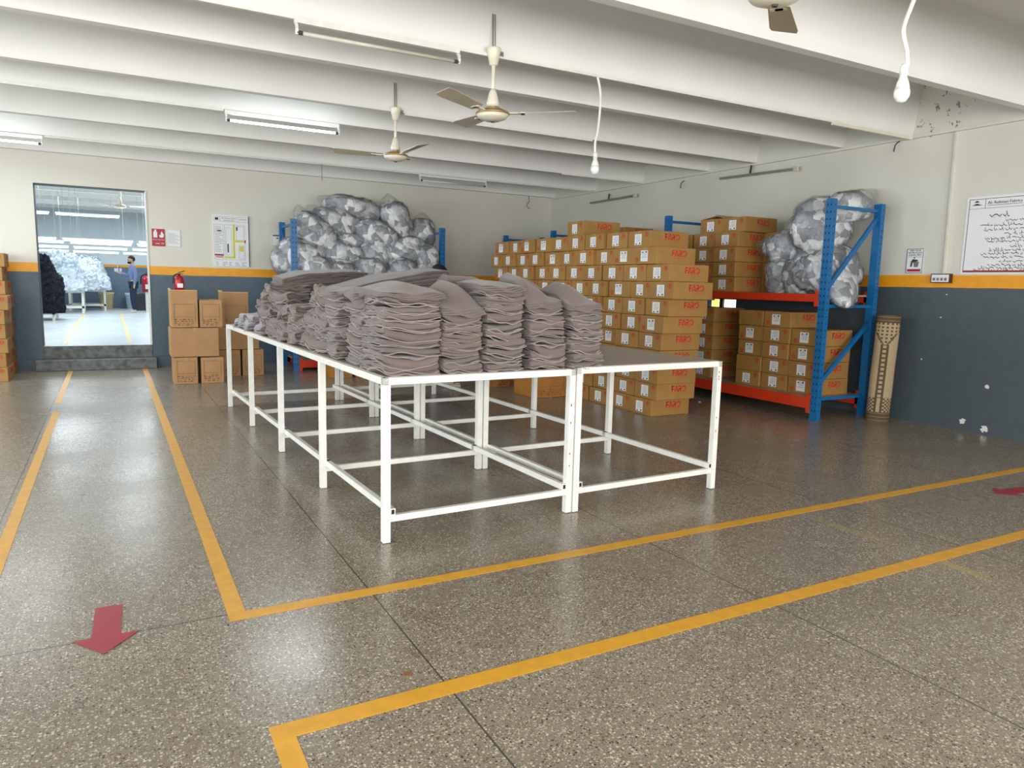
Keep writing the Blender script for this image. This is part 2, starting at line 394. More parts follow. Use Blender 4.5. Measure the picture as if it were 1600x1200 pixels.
win = MB().box(8.14, 8.15, WY0, WY1, WZ0, WZ1, 0).box(8.125, 8.14, 8.22, WY1, WZ0, WZ1, 1).build('window_1', ['winlit', 'winyel']); struct(win)
wf = MB()
for y in (WY0, 8.14, WY1 - .03): wf.box(8.09, 8.13, y, y + (.06 if y == 8.14 else .03), WZ0, WZ1)
for z in (WZ0, WZ1 - .02): wf.box(8.09, 8.13, WY0, WY1, z, z + .02)
wf.build('window_frame', 'black', win)
# left wall and rear wall with window openings
wl = MB(); ys = [YB]
for wy in (-1.6, 2.2, 6.0, 9.8): ys += [wy - 1.35, wy + 1.35]
ys.append(13)
for i in range(0, len(ys), 2): wl.box(XL - .2, XL, ys[i], ys[i + 1], 0, ZC)
for i in range(1, len(ys) - 1, 2): wl.box(XL - .2, XL, ys[i], ys[i + 1], 0, .85).box(XL - .2, XL, ys[i], ys[i + 1], 2.85, ZC)
struct(wl.build('wall_left', 'wside'))
wq = MB(); xs = [XL]
for wx in (-3.6, -0.2, 3.2, 6.2): xs += [wx - 1.2, wx + 1.2]
xs.append(XR)
for i in range(0, len(xs), 2): wq.box(xs[i], xs[i + 1], YB - .2, YB, 0, ZC)
for i in range(1, len(xs) - 1, 2): wq.box(xs[i], xs[i + 1], YB - .2, YB, 0, .65).box(xs[i], xs[i + 1], YB - .2, YB, 2.85, ZC)
struct(wq.build('wall_rear', 'wside'))
nw = 2
for wy in (-1.6, 2.2, 6.0, 9.8):
    f = MB()
    for d in (-1.35, -.45, .41, 1.31): f.box(XL - .14, XL - .09, wy + d, wy + d + .04, .85, 2.85)
    for z in (.85, 2.81): f.box(XL - .14, XL - .09, wy - 1.35, wy + 1.35, z, z + .04)
    struct(f.build('window_%d' % nw, 'white_metal')); nw += 1
for wx in (-3.6, -0.2, 3.2, 6.2):
    f = MB()
    for d in (-1.2, -.42, .38, 1.16): f.box(wx + d, wx + d + .04, YB - .14, YB - .09, .65, 2.85)
    for z in (.65, 2.81): f.box(wx - 1.2, wx + 1.2, YB - .14, YB - .09, z, z + .04)
    struct(f.build('window_%d' % nw, 'white_metal')); nw += 1
# ceiling slab with deep ribs
ceil = struct(MB().box(XL - .2, XR + .2, YB - .2, 13.25, ZC, ZC + .15).build('ceiling', 'ceil'))
for yf in (-2.9, -2.0, -.6, .3, 1.2, 2.55, 4.0, 5.38, 6.265, 7.655, 8.585, 10.13, 11.54, 12.98):
    vs = []
    for x in (XL, XR): vs += [(x, yf - .09, 3.21), (x, yf, 3.21), (x, yf + .02, ZC), (x, yf - .17, ZC)]
    MB().add(vs, [(0, 1, 2, 3), (7, 6, 5, 4), (0, 4, 5, 1), (1, 5, 6, 2), (2, 6, 7, 3), (3, 7, 4, 0)]).build('ceiling_rib', 'ceil', ceil)
struct(MB().box(7.96, 8, YB, 13, 3.175, 3.205).build('trim_1', 'plaster'))
struct(MB().box(XL, -1.0, 12.94, 13, 0, .16).box(.62, XR, 12.94, 13, 0, .16).build('baseboard_back', 'wback'))
# two worn concrete steps up to the doorway
struct(MB().box(-1.02, .6, 12.72, 13, 0, .158).build('trim_2', 'step', bevel=.008))
struct(MB().box(DX0, DX1, 12.985, 13.26, .158, DZ0).build('trim_3', 'step', bevel=.006))
struct(MB().box(DX0 - .004, DX0 + .003, 12.996, 13.26, DZ0, DZ1).box(DX0, DX1, 12.996, 13.26, DZ1 - .004, DZ1 + .004).build('door_1', 'dark'))
struct(MB().box(DX1 - .012, DX1 + .006, 12.985, 13.26, DZ0, DZ1).build('trim_4', 'white_metal'))
# the next room
NZ = 3.9
kf = NT('pale_polished_floor'); P_ = kf.n('ShaderNodeNewGeometry').outputs['Position']
nc = kf.mix(kf.ramp(kf.noise(4, 6, 0.7, vec=P_), [(0.35, 0.0), (0.7, 1.0)]), lin((208, 216, 220)), lin((176, 186, 190)))
M['floor_next'] = kf.fin(nc, 0.28)
struct(MB().box(-6, 5, 13.25, 27.8, .2, DZ0).box(DX0, DX1, 13.0, 13.25, .3, DZ0 + .001).build('floor_next_room', 'floor_next'))
struct(MB().box(-6, 5, 27.6, 27.8, .35, NZ).build('wall_next_back', 'wnext'))
struct(MB().box(-6.2, -6, 13.25, 27.8, .35, NZ).build('wall_next_left', 'wnext'))
struct(MB().box(5, 5.2, 13.25, 27.8, .35, NZ).build('wall_next_right', 'wnext'))
cn = struct(MB().box(-6, 5, 13.25, 27.8, NZ, NZ + .1).build('ceiling_next_room', 'ceil'))
for y in (14.4, 15.8, 17.2, 18.6, 20, 21.4, 22.8, 24.2, 25.6, 27):
    MB().box(-6, 5, y - .12, y, 3.45, NZ).build('ceiling_rib', 'ceil', cn)

# floor markings
M['faded'] = plain('faded_yellow_paint', (214, 196, 140), 0.4, var=0.1, sc=5)
def line(name, pts, label, mat='tape'):
    m = MB()
    for (x0, x1, y0, y1) in pts: m.box(x0, x1, y0, y1, .0005, .002)
    return tag(m.build(name, mat), label, 'floor marking')
line('floor_line', [(.383, .457, 3.197, 12.7), (.383, 7.95, 3.12, 3.197)], 'long yellow floor line turning a corner in front of the white tables')
line('floor_line', [(-.59, -.525, 1.2, 8.9), (-.605, -.545, 9.5, 12.7)], 'yellow floor line at left edge leading to the doorway')
line('floor_line', [(.387, .457, .2, 2.2), (.387, 7.95, 2.2, 2.285)], 'yellow floor line with corner nearest the viewer')
line('floor_line', [(-.71, -.64, 13.3, 25.4)], 'faded yellow line on the next room floor, left of two', 'faded').location.z = .35
line('floor_line', [(.21, .28, 13.3, 25.4)], 'faded yellow line on the next room floor, right of two', 'faded').location.z = .35
def arrow(cx, cy, rz, label, s=1):
    o = MB().slab([(-.052, .3), (-.052, 0), (-.118, 0), (0, -.155), (.118, 0), (.052, 0), (.052, .3)], lambda u, v, w: (u * s, v * s, .0021 + w), .0012).build('floor_arrow', 'red_tape')
    o.location = (cx, cy, 0); o.rotation_euler.z = rz; return tag(o, label, 'floor arrow')
arrow(-.078, 3.2, R(-2), 'red arrow on the floor between the yellow lines, pointing at the viewer')
arrow(5.82, 2.82, R(-95), 'red arrow tip at the right edge of the floor between yellow lines')

M['stain'] = plain('brown_spot', (128, 92, 62), .6)
tag(MB().lathe([(.017, .0006), (.017, .002)], 20, (.908, 2.396, 0)).build('floor_spot', 'stain'), 'small round brown spot on the floor between the yellow lines', 'floor spot')
tag(MB().slab([(-.02, 0), (.01, -.012), (.025, .01), (0, .02)], lambda u, v, w: (6.6 + u, 6.93 + v, .001 + w), .004).build('paper_scrap', 'paper'), 'tiny scrap of white paper on the floor before the lower rack beam', 'paper scrap')
# ------------------------------------------------------------ cartons
LB, WBX, HB = .56, .395, .188
def strokes_FARO():
    """letters as 2D polygons, height 1"""
    P = []
    def bar(a, b, w=.2):
        a = Vector((a[0], a[1])); b = Vector((b[0], b[1])); d = (b - a).normalized(); n = Vector((-d.y, d.x)) * w / 2
        P.append([tuple(a - n), tuple(b - n), tuple(b + n), tuple(a + n)])
    bar((.1, 0), (.1, 1)); bar((0, .9), (.68, .9)); bar((0, .48), (.6, .48))
    bar((.66, 0), (1.06, 1), .19); bar((1.06, 1), (1.42, 0), .19); bar((.84, .22), (1.3, .22), .15)
    bar((1.62, 0), (1.62, .6)); bar((1.5, .9), (1.98, .9)); bar((2.02, .93), (2.05, .5), .2); bar((1.7, .5), (2.08, .5)); bar((1.84, .5), (2.18, 0), .2)
    pts = [(2.72 + .4 * cos(a), .5 + .4 * sin(a)) for a in [R(t) for t in range(-120, 181, 25)]]
    for a, b in zip(pts[:-1], pts[1:]): bar(a, b, .2)
    return P
FARO = strokes_FARO()
def faro_mesh():
    m = MB(); h = .072; k = h * .93
    for p in FARO: m.slab([((x - 1.5) * k, y * h) for x, y in p], lambda u, v, w: (u + .035, -WBX / 2 - .001 - w, v + .088), .0012)
    for i in range(13):
        u = -.07 + i * .0165; m.box(u, u + .007, -WBX / 2 - .0018, -WBX / 2, .068, .073)
    return m.mesh('printed_logo', ['red'])
def label_mesh(flip=False):
    m = MB(); y0, y1 = -.045, .078; z0, z1 = .03, .152; X = -LB / 2
    m.box(X - .0012, X, y0, y1, z0, z1, 0)
    for i in range(6): m.box(X - .0018, X - .001, y0 + .018, y1 - .018 - .01 * (i % 3), z0 + .04 + i * .013, z0 + .043 + i * .013, 1)
    zz = z0 + .008 if not flip else z1 - .026
    m.box(X - .0018, X - .001, y0 + .018, y0 + .038, zz, zz + .018, 2).box(X - .0018, X - .001, y1 - .04, y1 - .022, zz - .004, zz + .012, 2)
    return m.mesh('shipping_label', ['paper', 'ink', 'inkblack'])
def recycle_mesh(flip=False):
    m = MB(); cy, cz = (-.135, .142) if not flip else (.14, .05); r = .019; X = -LB / 2
    for k in range(3):
        a0 = R(90 + 120 * k + 12); pts = []
        for i in range(5): a = a0 + R(20 * i); pts.append((cos(a) * (r + .006), sin(a) * (r + .006)))
        for i in range(4, -1, -1): a = a0 + R(20 * i); pts.append((cos(a) * (r - .006), sin(a) * (r - .006)))
        for i in range(4): m.slab([pts[i], pts[i + 1], pts[8 - i], pts[9 - i]], lambda u, v, w: (X - .0008 - w, cy + u, cz + v), .001)
        a = a0 + R(80); b = a0 + R(108)
        m.slab([(cos(a) * (r + .013), sin(a) * (r + .013)), (cos(b) * r, sin(b) * r), (cos(a) * (r - .013), sin(a) * (r - .013))], lambda u, v, w: (X - .0008 - w, cy + u, cz + v), .001)
    return m.mesh('recycling_mark', ['red'])
def carton_mesh(l, w, h, mat, seed, bulge=.001):
    rg = random.Random(seed); m = MB(); n = 6
    m.box(-l / 2, l / 2, -w / 2, w / 2, .001, h - .001)
    me = m.mesh('carton', [mat, 'ptape', 'flap'])
    bm = bmesh.new(); bm.from_mesh(me)
    bmesh.ops.subdivide_edges(bm, edges=bm.edges[:], cuts=3, use_grid_fill=True)
    for v in bm.verts:
        u = (1 - (2 * v.co.x / l) ** 2) * (1 - ((2 * v.co.z / h) - 1) ** 2); q = (1 - (2 * v.co.y / w) ** 2) * (1 - ((2 * v.co.z / h) - 1) ** 2)
        if abs(v.co.y) > w / 2 - 1e-4: v.co.y += math.copysign(bulge * u * rg.uniform(.3, 1), v.co.y)
        if abs(v.co.x) > l / 2 - 1e-4: v.co.x += math.copysign(bulge * q * rg.uniform(.0, .15), v.co.x)
        v.co.z += noise.noise(v.co * 6 + Vector((seed, 0, 0))) * .002
    bmesh.ops.bevel(bm, geom=[e for e in bm.edges if e.is_boundary or (len(e.link_faces) == 2 and e.calc_face_angle() > 1)], offset=.003, segments=1, affect='EDGES')
    bm.to_mesh(me); bm.free(); return me
CM = [carton_mesh(LB, WBX, HB, 'card', s) for s in range(4)]
LOGO = faro_mesh(); LAB = [label_mesh(), label_mesh(True)]; REC = [recycle_mesh(), recycle_mesh(True)]
TAPE = MB().box(-LB / 2 - .001, LB / 2 + .001, -.028, .028, HB - .001, HB + .0004).box(-LB / 2 - .0012, -LB / 2, -.028, .028, HB - .03, HB).mesh('packing_tape', ['ptape'])
rb = random.Random(3)
def faro_box(x, y, z, rz, label, group, flip=0, has_label=True):
    o = link('cardboard_carton', CM[rb.randrange(4)]); o.location = (x, y, z); o.rotation_euler.z = rz
    tag(o, label, 'carton', group)
    link('printed_logo', LOGO, o)
    if has_label: link('shipping_label', LAB[flip], o)
    link('recycling_mark', REC[flip], o); link('packing_tape', TAPE, o)
    return o
starts = [6.33, 6.27, 6.23, 6.21, 6.21, 6.16, 6.13, 6.03, 6.15, 6.33, 6.52]
nrow = 9
for r, y0 in enumerate(starts):
    y = y0; X = 5.3; k = 0
    n = {10: 9, 9: 10, 8: 10}.get(r, 9)
    while k < n:
        w = WBX + rb.uniform(.006, .028)
        yy = y + WBX / 2; xx = X + LB / 2 + rb.uniform(-.03, .03)
        if r < 8 and k > 5: xx += .0
        faro_box(xx, yy, r * .19, rb.uniform(-.045, .03) if k else rb.uniform(-.01, .01), 'brown carton in the free-standing wall, %s row from the floor, %s from its near end' % (LEV[r + 1], ORD[k + 1]), 'cartons of the free-standing wall', 1 if rb.random() < .14 else 0)
        y += w; k += 1
faro_box(5.62 + .0, 8.05, 11 * .19, R(-3), 'single brown red-logo carton lying alone on top of the carton wall', 'cartons of the free-standing wall')

# ------------------------------------------------------------ racking
def rack(label, frames, d, h, levels, bays_boards=True, loc=(0, 0), rz=0, depth=.9, diag_flip=False):
    """local: x depth (front 0 -> back d), y along; frames = y positions"""
    root = empty('storage_rack', (loc[0], loc[1], 0), rz, label, 'storage rack')
    for fy in frames:
        for fx in (0, d):
            m = MB(); s = 1 if fx == 0 else -1
            x0, x1 = sorted((fx, fx + s * .07))
            m.box(x0, x1, fy - .045, fy + .045, 0, h)
            xf = fx - s * .0006
            for i in range(int(h / .076) - 1):
                z = .1 + i * .076
                for dy in (-.022, .022):
                    a, b = sorted((xf, fx)); m.box(a, b, fy + dy - .006, fy + dy + .006, z, z + .022, 1)
                m.box((x0 + x1) / 2 - .006, (x0 + x1) / 2 + .006, fy - .0456, fy - .045, z, z + .016, 1)
            m.box(x0 - .01, x1 + .01, fy - .055, fy + .055, 0, .006, 0)
            m.build('post', ['blue', 'hole'], root)
        b = MB()
        for z in (.24, 1.29, h - .08): b.bar((.035, fy, z), (d - .035, fy, z), .03, .035)
        b.build('cross_brace', 'blue', root)
        MB().bar((.035, fy, .4), (d - .035, fy, 1.12), .03, .05).build('diagonal_brace', 'blue', root)
        MB().bar((.035, fy, 1.45), (d - .035, fy, h - .12), .03, .05).build('diagonal_brace', 'blue', root)
    for a, c in zip(frames[:-1], frames[1:]):
        for (z0, z1) in levels:
            for fx in (0.0, d):
                s = -1 if fx == 0 else 1; m = MB(); x0, x1 = sorted((fx + s * -.05, fx + s * .006))
                m.box(x0, x1, a + .045, c - .045, z0, z1)
                for yy in (a + .045, c - .045 - .05): m.box(min(x0, fx + s * .01), max(x1, fx + s * .01), yy, yy + .05, z0 - .05, z1 + .04)
                m.build('shelf_beam', 'orange', root)
            MB().box(.052, d - .052, a + .05, c - .05, z1 - .02, z1 + .001).build('shelf_board', 'board', root)
    return root
rack('tall blue and orange pallet rack running along the right wall', [5.46, 8.13, 10.62], .9, 2.457, [(.125, .25), (1.335, 1.42)], loc=(6.92, 0))
rack('blue pallet rack with orange beams beside the far right corner', [11.1, 12.87], .9, 2.4, [(.125, .25), (1.335, 1.42)], loc=(6.86, 0))
rack('blue rack on the back wall loaded with bags of fabric scraps', [0, 2.5], .95, 2.375, [(.05, .165), (1.335, 1.42)], loc=(5.04, 11.7), rz=R(90))
# cartons on the rack
G1 = 'cartons on the upper rack shelf'; G2 = 'cartons on the lower rack shelf'
for c, y in enumerate((7.02, 7.43, 7.87)):
    for r in range(4):
        faro_box(7.24 + rb.uniform(-.01, .01) + .02 * c, y, 1.421 + r * .19, rb.uniform(-.02, .02), 'brown carton on upper rack shelf, %s column from the bags, %s level' % (ORD[c + 1], LEV[r + 1]), G1)
for c, (x, y) in enumerate(((7.33, 6.98), (7.33, 7.39))):
    o = faro_box(x, y, 1.421 + 4 * .19, rb.uniform(-.02, .04), ('sealed' if c == 0 else 'open-flapped') + ' brown red-logo carton topmost on the upper rack shelf', G1)
    if c == 1:
        MB().slab([(-.26, -.19), (.26, -.19), (.25, 0), (-.22, .01)], lambda u, v, w: (u, v, HB + .002 + (v + .19) * .28 + w), .004).build('open_flap', 'flap', o)
        MB().slab([(-.26, .19), (.26, .19), (.25, 0.02), (-.22, .0)], lambda u, v, w: (u, v, HB + .002 + (.19 - v) * .2 + w), .004).build('open_flap', 'flap', o)
for r in range(4):
    faro_box(7.72 - .28 + .28, 6.62, 1.421 + r * .19, 0, 'brown carton behind the bags on the upper rack shelf, %s level' % LEV[r + 1], G1)
for c, y in enumerate((8.6, 9.0, 9.41, 9.82, 10.22)):
    for r in range(4 if c < 2 else 5):
        faro_box(7.3, y, 1.421 + r * .19, rb.uniform(-.03, .03), 'brown carton on upper rack shelf past the second post, %s column, %s level' % (ORD[c + 1], LEV[r + 1]), G1)
for c, y in enumerate((11.45, 11.86, 12.27)):
    for r in range(4):
        faro_box(7.25, y, 1.421 + r * .19, rb.uniform(-.03, .03), 'brown carton on the corner rack upper shelf, %s column, %s level' % (ORD[c + 1], LEV[r + 1]), G1)
for c, (x, y, n) in enumerate(((7.36, 5.77, 4), (7.345, 6.18, 5), (7.34, 6.59, 5))):
    for r in range(n):
        faro_box(x + rb.uniform(-.012, .012), y, .251 + r * .19, rb.uniform(-.02, .02), 'brown carton on lower rack shelf, %s column from near post, %s level' % (ORD[c + 1], LEV[r + 1]), G2, 1 if rb.random() < .4 else 0, not (c == 2 and r in (1, 4)))
for c, y in enumerate((7.5, 7.91)):
    for r in range(5):
        faro_box(7.4, y, .251 + r * .19, rb.uniform(-.01, .01), 'brown carton deep on lower rack shelf, %s column behind, %s level' % (ORD[c + 1], LEV[r + 1]), G2)
# stack at the left edge
LBX = [(-1.45, 11.95, 0), (-1.46, 12.56, 1)]
for c, (x, y, back) in enumerate(LBX):
    for r in range(9 if back else 6):
        dx = (-.02 if r > 5 else 0) + rb.uniform(-.02, .02)
        faro_box(x + dx + (.05 if not back and r == 5 else 0), y, r * .19, R(90) + rb.uniform(-.04, .04), 'small brown carton at left edge, %s stack, %s level' % ('back' if back else 'front', ORD[r + 1]), 'cartons stacked at the left edge')
    for r in range(6 if back else 5):
        faro_box(x - .42, y, r * .19, R(90) + rb.uniform(-.04, .04), 'small brown carton at far left edge outer column, %s stack, %s level' % ('back' if back else 'front', ORD[r + 1]), 'cartons stacked at the left edge')

def big_carton(x, y, z, l, w, h, label, mat='card2', rz=0, tall=False, outline=True, group='plain tan cartons'):
    o = link('cardboard_carton', carton_mesh(l, w, h, mat, int(x * 100) % 97)); o.location = (x, y, z); o.rotation_euler.z = rz
    tag(o, label, 'carton', group); Y = -w / 2 - .0022
    p = MB()
    if outline:
        u0, u1, v0, v1 = -l / 2 + .035, l / 2 - .035, .09, min(h - .05, .31); t = .003
        for a in ((u0, u1, v1, v1 + t), (u0, u1, v0 + .05, v0 + .05 + t), (u0, u0 + t, v0, v1), (u1, u1 + t, v0, v1)): p.box(a[0], a[1], Y - .0015, Y + .002, a[2], a[3])
        rg = random.Random(int(x * 77))
        for i in range(4):
            u = u0
            while u < u1 - .03:
                q = rg.uniform(.01, .04); p.box(u, u + q, Y - .0015, Y + .002, .03 + i * .024, .03 + i * .024 + rg.choice((.005, .011))); u += q + rg.uniform(.008, .03)
        p.build('printed_panel', 'cprint', o)
    t = MB().box(-.028, .028, Y - .001, Y + .003, h - .055, h).box(-.028, .028, -w / 2, w / 2, h - .001, h + .001)
    if not tall: t.build('packing_tape', 'ptape', o)
    if tall:
        MB().box(-l / 2 - .002, -l / 2 + .003, -w / 2, w / 2, h, h + .03).build('open_flap', 'flap', o)
        MB().box(-l / 2, l / 2, -w / 2 - .001, -w / 2 + .004, h, h + .012).build('open_flap', 'flap', o)
    return o
big_carton(.853, 10.93, 0, .29, .46, .36, 'tan carton with printed panel on the floor, bottom left by doorway')
big_carton(1.188, 10.93, 0, .29, .46, .355, 'tan carton with printed panel on the floor, right of the bottom left one')
big_carton(.982, 10.95, .366, .6, .46, .395, 'wide plain tan carton lying across two cartons by doorway', outline=False)
big_carton(.862, 10.93, .768, .33, .44, .49, 'tall open-topped tan carton carrying the fire extinguisher', tall=True)
big_carton(1.19, 10.93, .768, .285, .42, .37, 'small tan carton beside the tall one on the wide carton')
big_carton(1.50, 11.58, 0, .3, .46, .39, 'shaded tan carton on the floor behind the front carton stack')
big_carton(1.83, 11.58, 0, .3, .46, .39, 'tan carton on the floor seen between the table legs at left')
big_carton(1.62, 11.58, .396, .6, .46, .33, 'wide tan carton in second stack behind table corner', outline=False)
big_carton(1.6, 11.56, .73, .36, .44, .5, 'tall open tan carton topmost of the second stack', tall=True)
big_carton(2.98, 10.85, 0, .31, .4, .42, 'orange-brown carton on the floor seen under the table, left one', 'card3')
big_carton(3.36, 10.85, 0, .33, .4, .42, 'orange-brown carton on the floor seen under the table, right of a pair', 'card3')
big_carton(4.95, 8.2, 0, .5, .5, .5, 'large orange-brown carton on floor against the carton wall', 'card3')
big_carton(4.78, 9.25, 0, .34, .45, .45, 'orange-brown carton on floor behind the large one', 'card3')

# ------------------------------------------------------------ bags of scraps
def bag_mesh(a, b, c, seed, film=False, tails=()):
    nu, nv = (44, 30); vs = []; fs = []; o = Vector((seed * 3.1, seed * 1.7, seed * .9))
    e = 1.045 if film else 1.0
    for j in range(nv + 1):
        t = -pi / 2 + pi * j / nv
        for i in range(nu):
            p = 2 * pi * i / nu
            d = Vector((sin(t), cos(t) * cos(p), cos(t) * sin(p)))
            q = Vector([math.copysign(abs(k) ** .85, k) for k in d])
            r = 1 + .16 * noise.noise(d * 1.6 + o) + .07 * (1 - 2 * abs(noise.noise(d * 3.5 + o))) + .045 * (1 - 2 * abs(noise.noise(d * 8 + o)))
            if film: r += .02 * abs(noise.noise(Vector((d.x * 3, d.y * 16, d.z * 16)) + o))
            pt = Vector((q.x * a, q.y * b, q.z * c)) * r * e
            if pt.z < -c * .86: pt.z = -c * .86 + (pt.z + c * .86) * .25
            for (td, ln, wd) in tails:
                td = Vector(td).normalized(); k = max(0, (d.dot(td) - wd) / (1 - wd)); pt += td * ln * k ** 1.4
            vs.append(tuple(pt))
    for j in range(nv):
        for i in range(nu): fs.append((j * nu + i, j * nu + (i + 1) % nu, (j + 1) * nu + (i + 1) % nu, (j + 1) * nu + i))
    m = MB().add(vs, fs)
    me = m.mesh('bag', 'film' if film else 'scrap', smooth=True)
    return me
def bag(i, c, w, h, tilt, label, group, dep=.25, tails=((1, 0, .3, ), ), tl=.1, rz=0, tw=.86, full=False):
    h *= 1.13; root = link('bag_of_scraps', bag_mesh(w / 2, dep, h / 2, i + 1, False, [(t, tl * .93, tw) for t in tails] if full else ()))
    root.location = c; root.rotation_euler = (0, tilt, rz); tag(root, label, 'bag', group)
    link('plastic_film', bag_mesh(w / 2, dep, h / 2, i + 1, True, [(t, tl, tw) for t in tails]), root)
    return root
GB = 'plastic bags of grey fabric scraps on the back rack'
BG = [((2.68, 12.0, 1.76), .76, .56, 0, 'big clear bag of grey scraps behind the left posts of the back rack', (1, 0, .4)),
 ((2.95, 11.85, 1.6), .56, .36, 0, 'bag of pale grey scraps lowest beside the front blue post', (-1, 0, .3)),
 ((3.33, 11.85, 1.58), .42, .34, 0, 'small low bag of scraps, second from left in bottom row', (0, 0, 1)),
 ((3.8, 11.85, 1.6), .62, .38, .1, 'low bag of scraps, middle of the bottom row on back rack', (1, 0, .3)),
 ((4.33, 11.85, 1.61), .52, .38, -.1, 'low rounded bag of scraps right of the bottom row middle', (1, 0, .5)),
 ((4.79, 11.9, 1.73), .42, .62, 0, 'upright bag of scraps beside the right blue post', (-.3, 0, 1)),
 ((3.41, 12.05, 1.84), .8, .42, .15, 'wide bag of scraps in the middle row, left of centre', (-1, 0, .2)),
 ((3.98, 12.05, 1.86), .6, .4, .3, 'glossy bag of scraps in the middle row, centre', (1, 0, -.4)),
 ((4.45, 12.0, 1.97), .68, .4, -.25, 'bag of scraps in the middle row leaning on the upright bag', (1, 0, .3)),
 ((3.55, 12.2, 2.08), .62, .32, 0, 'flat darker bag of scraps squeezed in mid pile', (-1, 0, .2)),
 ((4.0, 12.05, 2.19), .74, .42, .45, 'shiny crumpled bag of scraps sloping down in upper centre', (-1, 0, .2)),
 ((2.95, 12.1, 2.2), .7, .44, .65, 'bag of scraps with pointed corner up, top left of the pile', (-1, 0, .35)),
 ((3.33, 12.2, 2.37), .8, .4, .25, 'long two-tone bag of scraps with knotted top, upper left', (-1, 0, .35)),
 ((3.65, 12.3, 2.63), .9, .37, .15, 'topmost bag of grey scraps on the back rack', (-1, 0, .25)),
 ((4.37, 12.2, 2.45), .68, .46, 1.15, 'tall upright bag of scraps with gathered tip, upper right', (-1, 0, .1)),
 ((4.88, 12.3, 2.3), .44, .44, 0, 'round bag of scraps at the upper right by the post', (0, 0, 1)),
 ((3.0, 12.45, 1.65), .7, .45, 0, 'bag of scraps hidden deep at the left of the rack shelf', (0, 0, 1)),
 ((4.1, 12.5, 1.7), .9, .5, 0, 'bag of scraps hidden deep in the centre of the rack shelf', (0, 0, 1)),
 ((4.6, 12.5, 2.0), .6, .5, 0, 'bag of scraps deep behind the right of the pile', (0, 0, 1))]
for i, (c, w, h, t, lb, tl) in enumerate(BG):
    bag(i, c, w, h, t, lb, GB, tails=(tl,))
GR = 'plastic bags of scraps on the right rack'
bag(30, (7.34, 6.4, 1.63), .38, .42, 0, 'small bag of white scraps on the right rack shelf beside the cartons', GR, .2, ((0, 0, 1),), rz=R(-30))
bag(31, (7.32, 6.06, 1.63), .42, .44, 0, 'pale bag of scraps on the right rack shelf just behind the near post', GR, .2, ((0, 0, 1),), rz=R(-30))
bag(32, (7.4, 6.3, 1.99), .66, .36, -.1, 'bag of grey and white scraps with pointed left tip, mid height on the right rack', GR, .24, ((-1, 0, .1),), rz=R(-28))
bag(33, (7.43, 5.82, 1.69), .86, .5, .05, 'large sagging bag of scraps hanging its corner over the right rack beam', GR, .25, ((-.25, -.8, -.6),), .42, rz=0, tw=.72, full=True)
bag(34, (7.38, 5.92, 2.2), .7, .56, -.2, 'big glossy bag of scraps high behind the near blue post', GR, .24, ((-1, 0, .1),), rz=R(-4))
bag(35, (7.58, 5.72, 2.43), .56, .32, -.15, 'topmost bag on the right rack with tip flaring over the frame', GR, .2, ((1, 0, .45),), .16, rz=R(-4), tw=.8)
bag(36, (7.68, 6.1, 2.05), .36, .42, 0, 'dark bag of scraps wedged against the wall on the right rack', GR, .18, ((0, 0, 1),), rz=0)

# ------------------------------------------------------------ work tables
TA = R(1.82)
def table(x, y, w, L, h, label, sides=(1, 1)):
    root = empty('work_table', (x, y, 0), TA, label, 'table'); s = .042; n = 5; st = (L - s) / (n - 1)
    for i in range(n):
        for sx in (0, w - s):
            m = MB().box(sx, sx + s, i * st, i * st + s, .004, h - .04).box(sx + .004, sx + s - .004, i * st + .004, i * st + s - .004, 0, .004, 1)
            m.build('leg', ['white_metal', 'dark'], root, bevel=0)
    for sx in (0, w - s):
        for i in range(n - 1):
            m = MB(); xx = sx + (s if sx == 0 else -.03)
            m.box(xx, xx + .03, i * st + .003, (i + 1) * st + s - .003, .158, .196)
            for yy in (i * st + .0026,): m.box(xx + .006, xx + .024, yy - .0004, yy + .0006, .164, .19, 1)
            m.build('side_rail', ['white_metal', 'black'], root)
    for i in range(n):
        MB().box(s, w - s, i * st + .006, i * st + s - .006, .12, .156).build('cross_rail', 'white_metal', root)
    m = MB().box(0, w, 0, .035, h - .04, h).box(0, w, L - .035, L, h - .04, h).box(0, .035, 0, L, h - .04, h).box(w - .035, w, 0, L, h - .04, h)
    m.build('top_frame', 'white_metal', root, bevel=.0015, seg=1)
    MB().box(.02, w - .02, .02, L - .02, h - .012, h + .003).build('tabletop', 'laminate', root)
    r = MB()
    rg = random.Random(int(x * 10))
    for k in range(5):
        px = w - s - .0008; z = rg.uniform(.3, .9); r.box(w - .03, w - .022, -.0008, 0, z, z + .012)
    r.build('rust_marks', 'rust', root)
    return root
HT = .932
table(1.268, 3.73, 1.272, 4.92, HT, 'long white steel-framed table on the left, loaded with folded garments')
table(2.548, 3.765, 1.272, 4.92, .94, 'long white steel-framed table on the right with bare grey top end')

